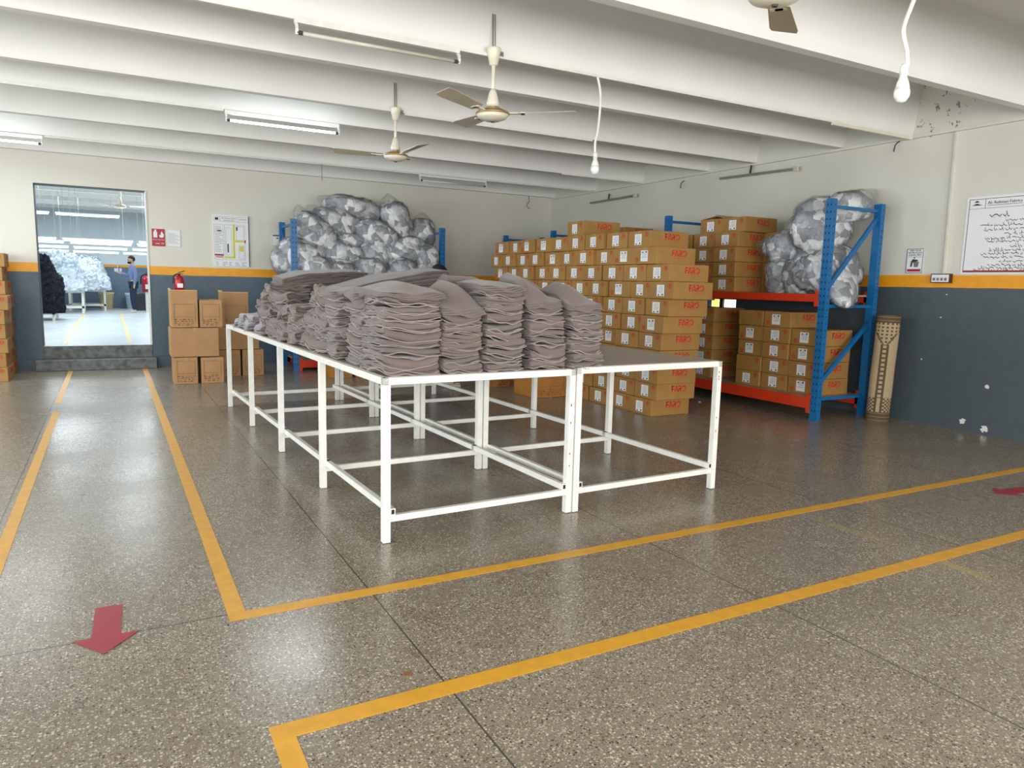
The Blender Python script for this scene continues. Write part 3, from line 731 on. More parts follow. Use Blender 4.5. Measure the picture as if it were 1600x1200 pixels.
# ------------------------------------------------------------ folded garments
def garment_mesh(w, d, H, n, seed, curve=.0, wave=.005, mat='cloth', nx=20, ny=8, lips=2):
    """folded garment: n nested thick folds (round edge at -y) over loose bottom layers whose wavy hems poke out"""
    rg = random.Random(seed); m = MB(); o = Vector((seed * 1.3, seed * .7, 0))
    lh = .0075; base = lips * lh; HU = H - base; th = HU / (2 * n) * .86
    sheets = []
    for k in range(lips):
        y0 = -d / 2 + rg.uniform(-.02, .0); y1 = d / 2 + rg.uniform(-.015, .012)
        sheets.append(([(y1 + (y0 - y1) * i / 14, lh * (k + .5)) for i in range(15)], lh * .62, True))
    for k in range(n):
        r = HU / 2 - (k + .5) * HU / (2 * n); prof = []
        for leg in (0, 1):
            L = d / 2 - rg.uniform(-.012, .02)
            seq = [(-d / 2 + HU / 2 + (L + d / 2 - HU / 2) * i / ny, base + HU / 2 + (r if leg else -r)) for i in range(ny + 1)]
            if leg == 0: prof += seq[::-1]
            else:
                for q in range(1, 7):
                    a = -pi / 2 - pi * q / 7; prof.append((-d / 2 + HU / 2 + r * cos(a), base + HU / 2 + r * sin(a)))
                prof += seq
        sheets.append((prof, th, False))
    for k, (prof, t_, lip) in enumerate(sheets):
        N = len(prof); outer = []; inner = []
        for i, (yy, zz) in enumerate(prof):
            a = prof[max(i - 1, 0)]; b = prof[min(i + 1, N - 1)]; t = Vector((b[0] - a[0], b[1] - a[1])).normalized(); nn = Vector((-t.y, t.x)) * t_ / 2
            outer.append((yy - nn.x, zz - nn.y)); inner.append((yy + nn.x, zz + nn.y))
        ring = outer + inner[::-1]; Q = len(ring); vs = []; fs = []
        ph = rg.uniform(0, 6); fr = rg.uniform(14, 26)
        for ix in range(nx + 1):
            u = ix / nx * 2 - 1; x = u * w / 2
            for j, (yy, zz) in enumerate(ring):
                v = yy / (d / 2)
                bz = wave * 1.5 * noise.noise(Vector((x * 3.2, yy * 3.2, 0)) + o)
                bz += wave * .8 * noise.noise(Vector((x * 9, yy * 7, k * .6)) + o)
                hem = max(0, abs(v) - .55) / .45
                if lip: bz += (.0055 * sin(x * fr + ph) + .0022 * sin(x * 51 + ph * 2)) * hem
                elif v > .5: bz += .0035 * sin(x * fr * .8 + ph + k) * hem
                e = abs(u) ** 4
                bz += wave * .9 * e * noise.noise(Vector((yy * 13, k * 1.7, zz * 20)) + o)
                yo = (.008 * noise.noise(Vector((x * 7, k * 3.1, 5)) + o)) * (1 if lip or v > .4 else .5)
                xe = x + .01 * e * noise.noise(Vector((yy * 8, k * 2.3, zz * 25)) + o) * math.copysign(1, u)
                rnd = 1 - .1 * abs(u) ** 10
                vs.append((xe, yy + yo, (zz - H / 2) * rnd + H / 2 + bz + curve * (u * u - .4)))
        for ix in range(nx):
            for j in range(Q): fs.append((ix * Q + j, ix * Q + (j + 1) % Q, (ix + 1) * Q + (j + 1) % Q, (ix + 1) * Q + j))
        m.add(vs, fs)
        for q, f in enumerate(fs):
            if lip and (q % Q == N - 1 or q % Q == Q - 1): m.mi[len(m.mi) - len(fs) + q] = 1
        fs = []
        for e in (0, nx):
            for j in range(N - 1): fs.append((e * Q + j, e * Q + j + 1, e * Q + Q - 2 - j, e * Q + Q - 1 - j))
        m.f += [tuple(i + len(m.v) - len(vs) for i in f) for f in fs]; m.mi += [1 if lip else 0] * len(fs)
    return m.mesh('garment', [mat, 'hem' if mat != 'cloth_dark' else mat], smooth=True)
HG = .05
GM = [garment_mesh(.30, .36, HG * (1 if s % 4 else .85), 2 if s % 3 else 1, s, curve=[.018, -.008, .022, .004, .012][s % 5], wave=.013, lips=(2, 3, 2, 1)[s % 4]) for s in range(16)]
rc = random.Random(11)
def garment(me, loc, rz, pitch, label, group, roll=0, sc=1, mat=None):
    o = link('folded_garment', me); o.location = loc
    o.rotation_euler = (Matrix.Rotation(pitch, 3, 'X') @ Matrix.Rotation(roll, 3, 'Y') @ Matrix.Rotation(rz, 3, 'Z')).to_euler()
    if sc != 1: o.scale = (sc, sc, sc) if not isinstance(sc, tuple) else sc
    tag(o, label, 'folded garment', group); return o
def drape_mesh(seed, P=.1, u0=0., w=.34, d=.4):
    """top garment: loose layers humped over the stack, sloping down to a drooping front hem"""
    m = MB(); n = 20; o = Vector((seed * 2.1, 0, 0))
    for k in range(4):
        vs = []; fs = []
        for s in (0, 1):
            for i in range(n + 1):
                for j in range(n + 1):
                    u = i / n * 2 - 1; v = j / n * 2 - 1
                    lat = max(0, 1 - .95 * abs(u - u0) ** 1.25 / (1 + abs(u0)) ** .6)
                    t = min(1, max(0, (v + 1) / 1.05)); t = t * t * (3 - 2 * t)
                    x = u * w / 2; y = v * d / 2 + .03 * (abs(u - u0) ** 1.5) * max(0, -v) - .012 * (3 - k) * max(0, -v) + .006 * noise.noise(Vector((u * 3, k, 0)) + o)
                    z = P * lat * t - .012 * (1 - abs(u)) * max(0, -v) ** 2
                    z += .008 * noise.noise(Vector((x * 7, y * 7, k * .15)) + o) + k * .009 + .004 * sin(u * 6 + k * 1.1 + seed) * max(0, -v)
                    vs.append((x, y, z + (.0055 if s else 0)))
        T = (n + 1) ** 2
        for i in range(n):
            for j in range(n):
                a = i * (n + 1) + j; q = (a, a + 1, a + n + 2, a + n + 1); fs.append(q); fs.append(tuple(T + t for t in q[::-1]))
        bd = [i * (n + 1) for i in range(n)] + [n * (n + 1) + j for j in range(n)] + [i * (n + 1) + n for i in range(n, 0, -1)] + [j for j in range(n, 0, -1)]
        for a, b in zip(bd, bd[1:] + bd[:1]): fs.append((a, b, b + T, a + T))
        m.add(vs, fs)
    return m.mesh('garment', 'cloth', smooth=True)
DR = [drape_mesh(1, .04, .1), drape_mesh(2, .02, 0), drape_mesh(3, .12, .25), drape_mesh(4, .12, -.6), drape_mesh(5, .095, -.2)]
def stack(x, y, n, name, ang=0, lean=(0, 0), sx=1, top=None, tilt_from=8, tilt=2.2, w=GM, z0=None, H=HG, maxtilt=18, wob=1.0, mat=None):
    z = (HT + .004) if z0 is None else z0; p = 0
    for i in range(n):
        if i >= tilt_from: p = min(maxtilt, p + tilt)
        me = rc.choice(w); hz = rc.uniform(.8, 1.2)
        flip = rc.random() < .16
        rz = ang + (pi if flip else 0) + rc.uniform(-.07, .07) * wob
        d = .18
        garment(me, (x + lean[0] * i + rc.uniform(-.008, .008) * wob, y + lean[1] * i + rc.uniform(-.017, .017) * wob, z + sin(R(p)) * d), rz, R(p), 'grey folded garment in the %s, %s up' % (name, LEV[i + 1]), 'folded grey garments on the left table', roll=rc.uniform(-.04, .04), sc=(sx * rc.uniform(.95, 1.03), 1, hz))
        z += H * .93 * hz
    if top is not None:
        garment(DR[top], (x + lean[0] * n, y + lean[1] * n + .0, z + sin(R(p)) * .18 + .006), ang + rc.uniform(-.1, .1), R(p + 2), 'grey garment draped on top of the %s' % name, 'folded grey garments on the left table', sc=(sx * .98, 1, 1))
    return z
stack(1.445, 3.96, 9, 'leftmost front stack on table corner', TA, (.001, .0), 1.1, 0, tilt_from=20)
stack(1.757, 3.97, 8, 'second front stack from the left', TA, (-.0005, 0), .82, 2, tilt_from=6, tilt=2)
stack(2.035, 3.965, 10, 'third front stack from the left', TA, (-.001, 0), .83, 1, tilt_from=20)
stack(2.345, 3.965, 8, 'fourth front stack from the left', TA, (-.004, 0), .82, 3, tilt_from=5, tilt=2)
stack(2.60, 3.94, 8, 'rightmost front stack by the bare tabletop', TA, (-.001, 0), .78, 4, tilt_from=6, tilt=2)
# second row behind, folded edges facing left
stack(1.5, 4.4, 9, 'stack right behind the leftmost front one', R(-88), (0, 0), 1.05, 1, wob=1.8)
stack(1.46, 4.79, 9, 'third stack back along the left edge', R(-90), (0, 0), 1.1, 1, wob=2)
stack(1.87, 4.42, 8, 'inner stack behind the second front one', R(2), (0, 0), .95, 1, wob=1.5)
stack(2.2, 4.42, 8, 'inner stack behind the third front one', R(2), (0, 0), .9, 1, wob=1.5)
stack(2.5, 4.42, 8, 'inner stack behind the fourth front one', R(2), (0, 0), .8, 1, wob=1.5)
stack(1.87, 4.85, 8, 'inner stack in the third row back', R(2), (0, 0), .95, 1, wob=1.5)
# heaps towards the back
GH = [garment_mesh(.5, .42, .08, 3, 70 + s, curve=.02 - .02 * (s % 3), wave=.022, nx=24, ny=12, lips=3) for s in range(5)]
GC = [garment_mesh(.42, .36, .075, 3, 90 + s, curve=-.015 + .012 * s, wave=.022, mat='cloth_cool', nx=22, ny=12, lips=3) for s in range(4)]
GL = [garment_mesh(1.0, .42, .03, 1, 110 + s, curve=-.03, wave=.008, mat='cloth_dark', nx=30, ny=10, lips=1) for s in range(4)]
# bundles piled along the left edge: (x, y, angle, garments high)
edge = [(1.45, 5.2, -86, 6), (1.47, 5.54, -95, 6), (1.42, 5.88, -82, 4), (1.4, 6.22, -94, 4), (1.41, 6.56, -88, 5), (1.38, 6.9, -97, 6), (1.38, 7.24, -84, 5), (1.33, 7.58, -92, 2), (1.32, 7.92, -85, 2), (1.3, 8.24, -96, 1)]
for i, (x, y, a, nl) in enumerate(edge):
    z = HT + .005
    for lv in range(nl):
        cool = i >= 6 and lv < 3; me = (GC if cool else GH)[(i * 2 + lv) % 4]
        garment(me, (x + rc.uniform(-.03, .035) + .012 * lv, y + rc.uniform(-.03, .03), z), R(a + rc.uniform(-16, 16)), 0, 'loose grey garment at the left table edge, %s past the stacks, %s layer' % (ORD[i + 1], LEV[lv + 1]), 'loosely folded garments heaped on the left table', roll=rc.uniform(-.1, .1), sc=(.72, .86, 1))
        z += .075
for j, (x, y, nl) in enumerate(((1.95, 5.3, 5), (1.8, 5.9, 3), (2.05, 6.4, 3), (1.85, 7.0, 4), (1.8, 7.5, 2), (1.78, 8.0, 1))):
    for lv in range(nl):
        garment(GH[(j + lv) % 5], (x, y, HT + .005 + lv * .078), R(90 + rc.uniform(-10, 10)), 0, 'grey folded garment inside the heap, %s pile past the stacks, %s layer' % (ORD[j + 1], LEV[lv + 1]), 'loosely folded garments heaped on the left table', roll=rc.uniform(-.05, .05), sc=(1.1, 1.1, 1))
# long garments fanned across the heap
for i in range(10):
    garment(GL[i % 4], (1.95 + .008 * i, 5.75 + .02 * i, 1.19 + i * .029), R(-6 + i * .8), R(4), 'long dark grey garment in the near fanned pile, %s from the bottom' % ORD[i + 1], 'long garments fanned over the heap', roll=R(-9 - i * .35), sc=(1.0, 1.1, 1))
for i in range(6):
    garment(GL[(i + 2) % 4], (1.72 + .01 * i, 7.0 + .01 * i, 1.34 + i * .03), R(4 - i), R(3), 'long grey garment in the far fanned pile, %s from the bottom' % ORD[i + 1], 'long garments fanned over the heap', roll=R(-3 - i * .4), sc=(.8, 1.1, 1.1))
for i, (x, y, rz) in enumerate(((2.15, 5.3, 10), (2.45, 5.5, -12), (2.75, 4.9, 4), (2.3, 4.9, 90))):
    garment(DR[i % 5], (x, y, 1.3 if i < 2 else 1.32), R(rz), 0, 'loose draped grey garment behind the front stacks, %s of four' % ORD[i + 1], 'loosely folded garments heaped on the left table', sc=1.2)
    for lv in range(4):
        garment(GH[(i + lv) % 5], (x, y, HT + .01 + lv * .08), R(rz), 0, 'folded garment under the %s loose draped piece, %s layer' % (ORD[i + 1], LEV[lv + 1]), 'loosely folded garments heaped on the left table', sc=(.8, .9, 1))

# ------------------------------------------------------------ fans, bulbs, tubes, conduits
def fan(x, y, zm, ztop, angs, label, rod=True):
    root = empty('ceiling_fan', (x, y, zm), 0, label, 'ceiling fan', 'ivory ceiling fans')
    MB().lathe([(.02, -.052), (.06, -.048), (.105, -.03), (.128, -.004)], 32).build('motor_cover', 'ivory', root, smooth=True)
    MB().lathe([(.128, -.004), (.134, .004), (.128, .014), (.06, .045), (.03, .05)], 32).build('motor_rim', 'brass', root, smooth=True)
    MB().lathe([(.012, -.06), (.016, -.05)], 12).build('bottom_cap', 'dark', root)
    MB().lathe([(.05, .06), (.048, .09), (.03, .16), (.018, .19)], 24).build('lower_cup', 'ivory', root, smooth=True)
    MB().lathe([(.014, .04), (.014, ztop - zm - .02)], 14).build('downrod', 'ivory', root, smooth=True)
    zt = ztop - zm
    MB().lathe([(.018, zt - .13), (.032, zt - .12), (.056, zt - .01), (.056, zt)], 24).build('upper_canopy', 'ivory', root, smooth=True)
    if rod: MB().tube([(-.008, 0, zt), (-.008, 0.01, zt + .25)], .006).tube([(.012, 0, zt), (.012, 0.01, zt + .25)], .004).box(.03, .09, .01, .03, zt - .04, zt - .01).build('hanging_hook', 'steel', root)
    for a in angs:
        m = MB(); vs = []; n = 9
        for i in range(n + 1):
            t = i / n; r = .2 + .44 * t; w = (.05 + .022 * t) * (1 if t < .97 else .85)
            zz = .012 + .02 * t
            for s in (-1, 1): vs.append((r, s * w, zz + s * w * .22 - .0))
        fs = [(2 * i, 2 * i + 1, 2 * i + 3, 2 * i + 2) for i in range(n)]
        k = len(vs); vs2 = [(a_, b_, c_ + .004) for a_, b_, c_ in vs]
        m.add(vs + vs2, fs + [tuple(k + q for q in f[::-1]) for f in fs] + [(0, 1, k + 1, k), (2 * n + 1, 2 * n, k + 2 * n, k + 2 * n + 1)] + [(2 * i, 2 * i + 2, k + 2 * i + 2, k + 2 * i) for i in range(n)] + [(2 * i + 1, k + 2 * i + 1, k + 2 * i + 3, 2 * i + 3) for i in range(n)])
        b = m.build('fan_blade', 'blade', root); b.rotation_euler.z = R(a)
        c = MB().box(.11, .25, -.018, .018, .006, .014).box(.22, .25, -.04, .04, .006, .014).build('blade_bracket', 'ivory', b)
    return root
fan(2.665, 5.24, 2.752, 3.24, (209, 329, 89), 'nearer complete ivory ceiling fan right of the unlit tube light')
fan(2.69, 7.52, 2.752, 3.24, (156, 276, 36), 'farther ivory ceiling fan above the back rack')
fan(2.605, 2.42, 2.74, 3.24, (38, 158, 278), 'ivory ceiling fan cut off by the top edge of the photo')
def bulb(pts, x, y, zb, label):
    root = empty('hanging_bulb', (x, y, zb), 0, label, 'light bulb', 'bulbs hanging on white cords')
    MB().lathe([(.004, 0), (.022, .006), (.036, .03), (.038, .05), (.034, .068)], 24).build('bulb_globe', 'bulb', root, smooth=True)
    MB().lathe([(.034, .068), (.028, .095), (.018, .12), (.017, .135)], 24).build('bulb_collar', 'white_metal', root, smooth=True)
    MB().lathe([(.019, .13), (.019, .175), (.012, .185)], 20).build('lamp_holder', 'white_metal', root, smooth=True)
    MB().tube([(p[0] - x, p[1] - y, p[2] - zb) for p in pts], .0105, 10).build('cord', 'white_metal', root, smooth=True)
def smoothpath(p, n=6):
    out = []
    for i in range(len(p) - 1):
        a = Vector(p[max(i - 1, 0)]); b = Vector(p[i]); c = Vector(p[i + 1]); d = Vector(p[min(i + 2, len(p) - 1)])
        for k in range(n):
            t = k / n; out.append(.5 * ((2 * b) + (c - a) * t + (2 * a - 5 * b + 4 * c - d) * t * t + (3 * b - a - 3 * c + d) * t ** 3))
    out.append(Vector(p[-1])); return out
bulb(smoothpath([(3.665, 5.28, 3.2), (3.7, 5.28, 3.08), (3.705, 5.28, 2.95), (3.69, 5.28, 2.76), (3.668, 5.28, 2.66), (3.672, 5.28, 2.57)]), 3.675, 5.28, 2.395, 'white bulb on a curved cord hanging beside the nearer fan')
bulb(smoothpath([(3.66, 2.4, 3.21), (3.6, 2.4, 3.03), (3.53, 2.4, 2.87), (3.478, 2.4, 2.74), (3.52, 2.4, 2.64), (3.535, 2.4, 2.57)]), 3.51, 2.4, 2.395, 'white bulb on a curved cord nearest the viewer at upper right')
def tube_light(x, y, z, lit, label, L=1.22, rz=0, notube=False, drop=.085):
    root = empty('tube_light', (x, y, z), rz, label, 'tube light', 'tube lights')
    MB().box(0, L, -.018, .018, -.02, .02).build('channel', 'white_metal', root)
    for s in (0, 1):
        xx = .01 if s == 0 else L - .01
        m = MB()
        for a, b in zip([(0, -.02), (-.02, -.035), (-.03, -.06), (-.02, -drop - .012)][:-1], [(-.02, -.035), (-.03, -.06), (-.02, -drop - .012)]):
            m.bar((xx, a[0], a[1]), (xx, b[0], b[1]), .016, .02)
        m.build('end_bracket', 'white_metal', root)
        if not notube: MB().lathe([(.014, 0), (.014, .04)], 14, (xx + (.0 if s == 0 else -.04), -.02, -drop), axis='x').build('tube_cap', 'dark', root)
    if not notube:
        t = MB().lathe([(.013, .04), (.013, L - .06)], 16, (0.01, -.02, -drop), axis='x').build('tube', 'tube_on' if lit else 'tube_off', root, smooth=True)
    return root
tube_light(1.17, 5.28, 3.185, False, 'unlit dusty tube light left of the nearer fan')
tube_light(1.145, 8.5, 3.185, True, 'lit tube light in the middle of the ceiling')
tube_light(-1.9, 11.45, 3.18, True, 'lit tube light cut off by the left edge')
tube_light(4.5, 11.45, 3.18, False, 'slim unlit tube light above the back rack')
for x, y, p in ((1.8, 8.4, 30), (-1.3, 11.4, 30), (-3.5, 8.4, 30), (-3.5, 5.2, 30)):
    area('tube_glow', (x, y, 3.06), (0, 0, 0), 1.1, .05, p, (.85, .95, 1))
    area('tube_glow', (x, y - .2, 3.0), (pi, 0, 0), 1.1, .05, 2.2, (.82, .95, 1))
def conduit(a, b, label, w=.022, h=.022, mat='white_metal'):
    c = MB().bar(a, b, w, h); return tag(c.build('cable_conduit', mat), label, 'conduit', 'surface cable conduits')
conduit((-3, 5.275, 3.196), (7.96, 5.275, 3.196), 'white cable conduit along the beam that carries the nearer fan')
conduit((2.8, 7.55, 3.196), (5.2, 7.55, 3.196), 'white cable conduit to the right of the farther fan')
conduit((-6, 8.485, 3.196), (1.13, 8.485, 3.196), 'white cable conduit left of the middle lit tube light')
conduit((-.66, 11.44, 3.196), (7.9, 11.44, 3.196), 'thin cable conduit along the farthest lit beam', .016, .016)
conduit((6.35, 10.03, 3.2), (7.96, 10.03, 3.2), 'short conduit on the ceiling beam above the cartons', .02, .02)
conduit((6.62, 5.27, 3.175), (7.95, 5.27, 3.175), 'unlit slim batten on the beam near the right wall', .03, .03, 'ivory')
conduit((7.985, 4.78, 3.17), (7.985, 4.76, 1.67), 'flat vertical cable trunking on the right wall', .045, .02, 'plaster')
MBw = [('slim unlit wall light fitting high on right wall above the topmost cartons', 8.18, 6.85, 3.06, 3.035), ('slim unlit wall light fitting high on right wall near the far corner', 11.5, 10.2, 2.985, 3.0)]
for lb, y0, y1, z0, z1 in MBw:
    r = empty('wall_light', (7.93, (y0 + y1) / 2, z0), 0, lb, 'wall light', 'slim unlit wall lights')
    dy = (y0 - y1) / 2
    MB().bar((0, dy, 0), (0, -dy, z1 - z0), .03, .03).build('channel', 'steel', r)
    MB().box(-.02, .02, -dy - .06, -dy, z1 - z0 - .03, z1 - z0 + .03).build('end_cap', 'tube_off', r)
    MB().bar((.03, .1, .12), (.01, .1, .01), .02, .02).build('wall_bracket', 'dark', r)
# loose wires
for i, (y, z, lb) in enumerate(((9.0, 3.12, 'short stub of dark cable sticking out high on the right wall'), (5.42, 3.17, 'short dark hook high on the right wall near the peeled patch'))):
    tag(MB().tube(smoothpath([(7.97, y, z), (7.93, y + .02, z - .04), (7.95, y + .05, z - .11)]), .007).build('loose_wire', 'dark'), lb, 'wire')
tag(MB().tube(smoothpath([(7.4, 12.9, 3.2), (7.42, 12.9, 3.1), (7.36, 12.9, 3.02), (7.42, 12.88, 2.95)]), .006).build('loose_wire', 'dark'), 'curl of loose wire hanging in the far ceiling corner', 'wire')
tag(MB().box(0, .012, 0, .012, 2.95, 3.19).build('cable_drop', 'steel', loc=(2.9, 11.4, 0)), 'short metal drop pipe below the farthest conduit behind the fan', 'pipe')

# ------------------------------------------------------------ signs on the walls
def back_board(x0, x1, z0, z1, label, name='wall_poster', cat='poster', mat='paper', t=.008, edge=None):
    root = MB().box(x0, x1, 12.999 - t, 12.999, z0, z1).build(name, mat); tag(root, label, cat); return root
pl = lambda t: (lambda u, v, w: (u, 12.999 - t - w, v))
b = back_board(1.515, 2.075, 1.63, 2.465, 'white evacuation plan board with yellow route lines on the back wall', t=.02)
P0 = pl(.02)
def rect(m, x0, x1, z0, z1, mi=0, pl_=P0, t=.0012): m.slab([(x0, z0), (x1, z0), (x1, z1), (x0, z1)], pl_, t, mi)
def frame(m, x0, x1, z0, z1, w=.003, mi=0, pl_=P0):
    rect(m, x0, x1, z0, z0 + w, mi, pl_); rect(m, x0, x1, z1 - w, z1, mi, pl_); rect(m, x0, x0 + w, z0, z1, mi, pl_); rect(m, x1 - w, x1, z0, z1, mi, pl_)
m = MB(); frame(m, 1.53, 2.06, 2.36, 2.44); rect(m, 1.625, 1.628, 2.36, 2.44); rect(m, 1.91, 1.913, 2.36, 2.44)
frame(m, 1.53, 1.67, 1.74, 2.31); frame(m, 1.69, 2.01, 1.74, 2.31); frame(m, 1.71, 1.8, 1.82, 2.26); frame(m, 1.87, 1.99, 2.06, 2.29); frame(m, 1.91, 1.99, 1.76, 1.98)
rg = random.Random(5)
for i in range(16):
    z = 2.27 - i * .027
    rect(m, 1.545, 1.6 + rg.uniform(.0, .06), z, z + .006)
for i in range(3):
    for j in range(5): rect(m, 1.55 + j * .1, 1.55 + j * .1 + rg.uniform(.03, .08), 1.645 + i * .024, 1.652 + i * .024)
m.build('plan_lines', 'ink', b)
m = MB(); rect(m, 1.82, 1.85, 1.79, 2.31); rect(m, 1.69, 1.85, 1.765, 1.795); rect(m, 1.85, 2.0, 2.03, 2.06); rect(m, 1.92, 1.98, 1.88, 1.97); m.build('route_lines', 'yellowpaint', b)
m = MB(); rect(m, 1.53, 1.67, 1.8, 1.83); rect(m, 1.55, 1.66, 1.775, 1.79); rect(m, 1.93, 2.04, 2.4, 2.408); rect(m, 2.0, 2.02, 2.02, 2.07); m.build('red_text', 'signred', b)
m = MB(); rect(m, 1.875, 1.895, 2.22, 2.28); rect(m, 1.58, 1.64, 2.2, 2.215); rect(m, 1.73, 1.75, 1.86, 2.0, 0); rect(m, 1.55, 1.6, 2.38, 2.42); m.build('black_marks', 'inkblack', b)
for txt, sz, x, z in (('Al- Rehman Fabrics', .03, 1.77, 2.412), ('Evacuation Plan', .026, 1.77, 2.378)):
    o = link('title_text', text_mesh(txt, sz, 'title_text'), b); o.location = (x, 12.9785, z); o.rotation_euler = (R(90), 0, 0)
MB().box(2.066, 2.078, 12.975, 12.999, 1.63, 2.465).build('board_edge', 'dark', b)
b = back_board(.612, .8, 1.915, 2.185, 'red fire extinguisher sign beside the doorway', 'fire_sign', 'sign', 'signred')
P0b = pl(.008); m = MB()
m.slab([(.635, 2.05), (.69, 2.05), (.69, 2.135), (.675, 2.15), (.65, 2.15), (.635, 2.135)], P0b, .001)
m.slab([(.65, 2.15), (.655, 2.17), (.68, 2.175), (.68, 2.165), (.672, 2.15)], P0b, .001)
m.slab([(.755, 2.15), (.77, 2.12), (.785, 2.1), (.78, 2.06), (.76, 2.05), (.735, 2.05), (.718, 2.065), (.72, 2.095), (.738, 2.085), (.742, 2.12)], P0b, .001)
m.build('sign_symbols', 'paper', b)
o = link('sign_text', text_mesh('FIRE EXTINGUISHER', .019, 'sign_text', 'paper'), b); o.location = (.706, 12.9895, 2.015); o.rotation_euler = (R(90), 0, 0)
m = MB(); scribble(m, .63, .785, 1.96, .04, P0b, 3); m.build('script_text', 'paper', b)
b = back_board(.83, 1.028, 1.915, 2.185, 'white notice sheet right of the red sign', 'wall_notice', 'notice')
m = MB(); frame(m, .835, 1.023, 1.92, 2.18, .002, 0, P0b)
for i in range(9): rect(m, .85, .95 + .055 * ((i * 7) % 3) / 2, 2.12 - i * .019, 2.124 - i * .019, 0, P0b)
m.build('text_lines', 'ink', b)
b = back_board(2.44, 2.62, 2.0, 2.2, 'small notice with black heading behind the blue rack post', 'wall_notice', 'notice')
m = MB(); frame(m, 2.445, 2.615, 2.005, 2.195, .003, 0, P0b); rect(m, 2.46, 2.6, 2.165, 2.185, 0, P0b); rect(m, 2.52, 2.55, 2.12, 2.14, 0, P0b); m.build('heading', 'inkblack', b)
# right wall (x = 8): u runs along -y
PR = lambda t: (lambda u, v, w: (7.999 - t - w, u, v))
b = MB().box(7.994, 7.999, 3.3, 4.6, 1.675, 2.47).build('wall_poster', 'paper'); tag(b, 'large white rules poster with script lines on the right wall', 'poster')
q = PR(.005); m = MB(); frame(m, 3.33, 4.575, 1.69, 2.445, .005, 0, q); rect(m, 3.33, 4.575, 2.345, 2.348, 0, q); rect(m, 4.41, 4.414, 2.345, 2.445, 0, q); rect(m, 4.04, 4.044, 2.345, 2.445, 0, q)
for i in range(3): rect(m, 3.75, 4.03, 2.37 + i * .025, 2.376 + i * .025, 0, q)
for j, (za, ya, yb, hh) in enumerate(((2.27, 4.13, 4.36, .05), (2.215, 4.03, 4.2, .035), (2.17, 4.03, 4.44, .035), (2.125, 4.03, 4.4, .035), (2.08, 4.03, 4.2, .035), (2.04, 4.04, 4.38, .035), (2.005, 4.04, 4.36, .035), (1.955, 4.0, 4.13, .035), (1.915, 4.05, 4.33, .035), (1.88, 4.05, 4.41, .035), (1.845, 4.05, 4.38, .035), (1.8, 4.05, 4.22, .035), (1.765, 4.07, 4.33, .035), (1.735, 4.07, 4.42, .035), (1.71, 4.07, 4.47, .03))):
    scribble(m, ya - .25 if j else ya, yb, za, hh, q, 20 + j)
m.build('script_text', 'inkblack', b)
o = link('title_text', text_mesh('Al- Rehman Fabrics', .042, 'title_text'), b); o.location = (7.9925, 4.225, 2.4); o.rotation_euler = (R(90), 0, R(-90))
m = MB(); rect(m, 4.06, 4.39, 2.372, 2.376, 0, q); m.slab([(4.44, 2.38), (4.55, 2.38), (4.5, 2.4)], q, .001); m.slab([(4.47, 2.41), (4.53, 2.41), (4.5, 2.43)], q, .001); m.build('emblem', 'inkblack', b)
m = MB(); rect(m, 3.34, 4.57, 1.694, 1.71, 0, q); m.build('footer_strip', 'signred', b)
b = MB().box(7.991, 7.999, 5.022, 5.215, 1.685, 1.955).build('wall_sign', 'paper'); tag(b, 'small sign asking to keep the workplace clean, on the right wall', 'sign')
q = PR(.008); m = MB(); frame(m, 5.022, 5.215, 1.685, 1.955, .006, 0, q); rect(m, 5.035, 5.2, 1.862, 1.865, 0, q)
m.slab([(5.13, 1.845), (5.115, 1.845), (5.115, 1.86), (5.13, 1.86)], q, .001)
m.slab([(5.165, 1.755), (5.145, 1.755), (5.14, 1.8), (5.08, 1.815), (5.08, 1.83), (5.14, 1.84), (5.16, 1.81)], q, .001); m.build('border_and_figure', 'dark', b)
m = MB(); m.slab([(5.12, 1.75), (5.075, 1.75), (5.065, 1.81), (5.13, 1.81)], q, .001); m.build('bin_symbol', 'ink', b)
m = MB(); rect(m, 5.04, 5.198, 1.7, 1.728, 0, q); m.build('red_strip', 'signred', b)
for i, t in enumerate(('KEEP YOUR', 'WORK PLACE', 'CLEAN, TIDY')):
    o = link('sign_text', text_mesh(t, .026, 'sign_text', 'inkblack'), b); o.location = (7.9895, 5.118, 1.934 - i * .025); o.rotation_euler = (R(90), 0, R(-90))
b = MB().box(7.955, 7.999, 4.675, 4.89, 1.575, 1.675).build('switch_board', 'woodframe'); tag(b, 'switch board with dark frame on the yellow stripe of the right wall', 'switch board')
MB().box(7.95, 7.956, 4.69, 4.878, 1.585, 1.665).build('face_plate', 'paper', b)
m = MB()
for i in range(4): m.box(7.946, 7.951, 4.71 + i * .042, 4.735 + i * .042, 1.6, 1.63)
m.build('switch', 'ink', b)

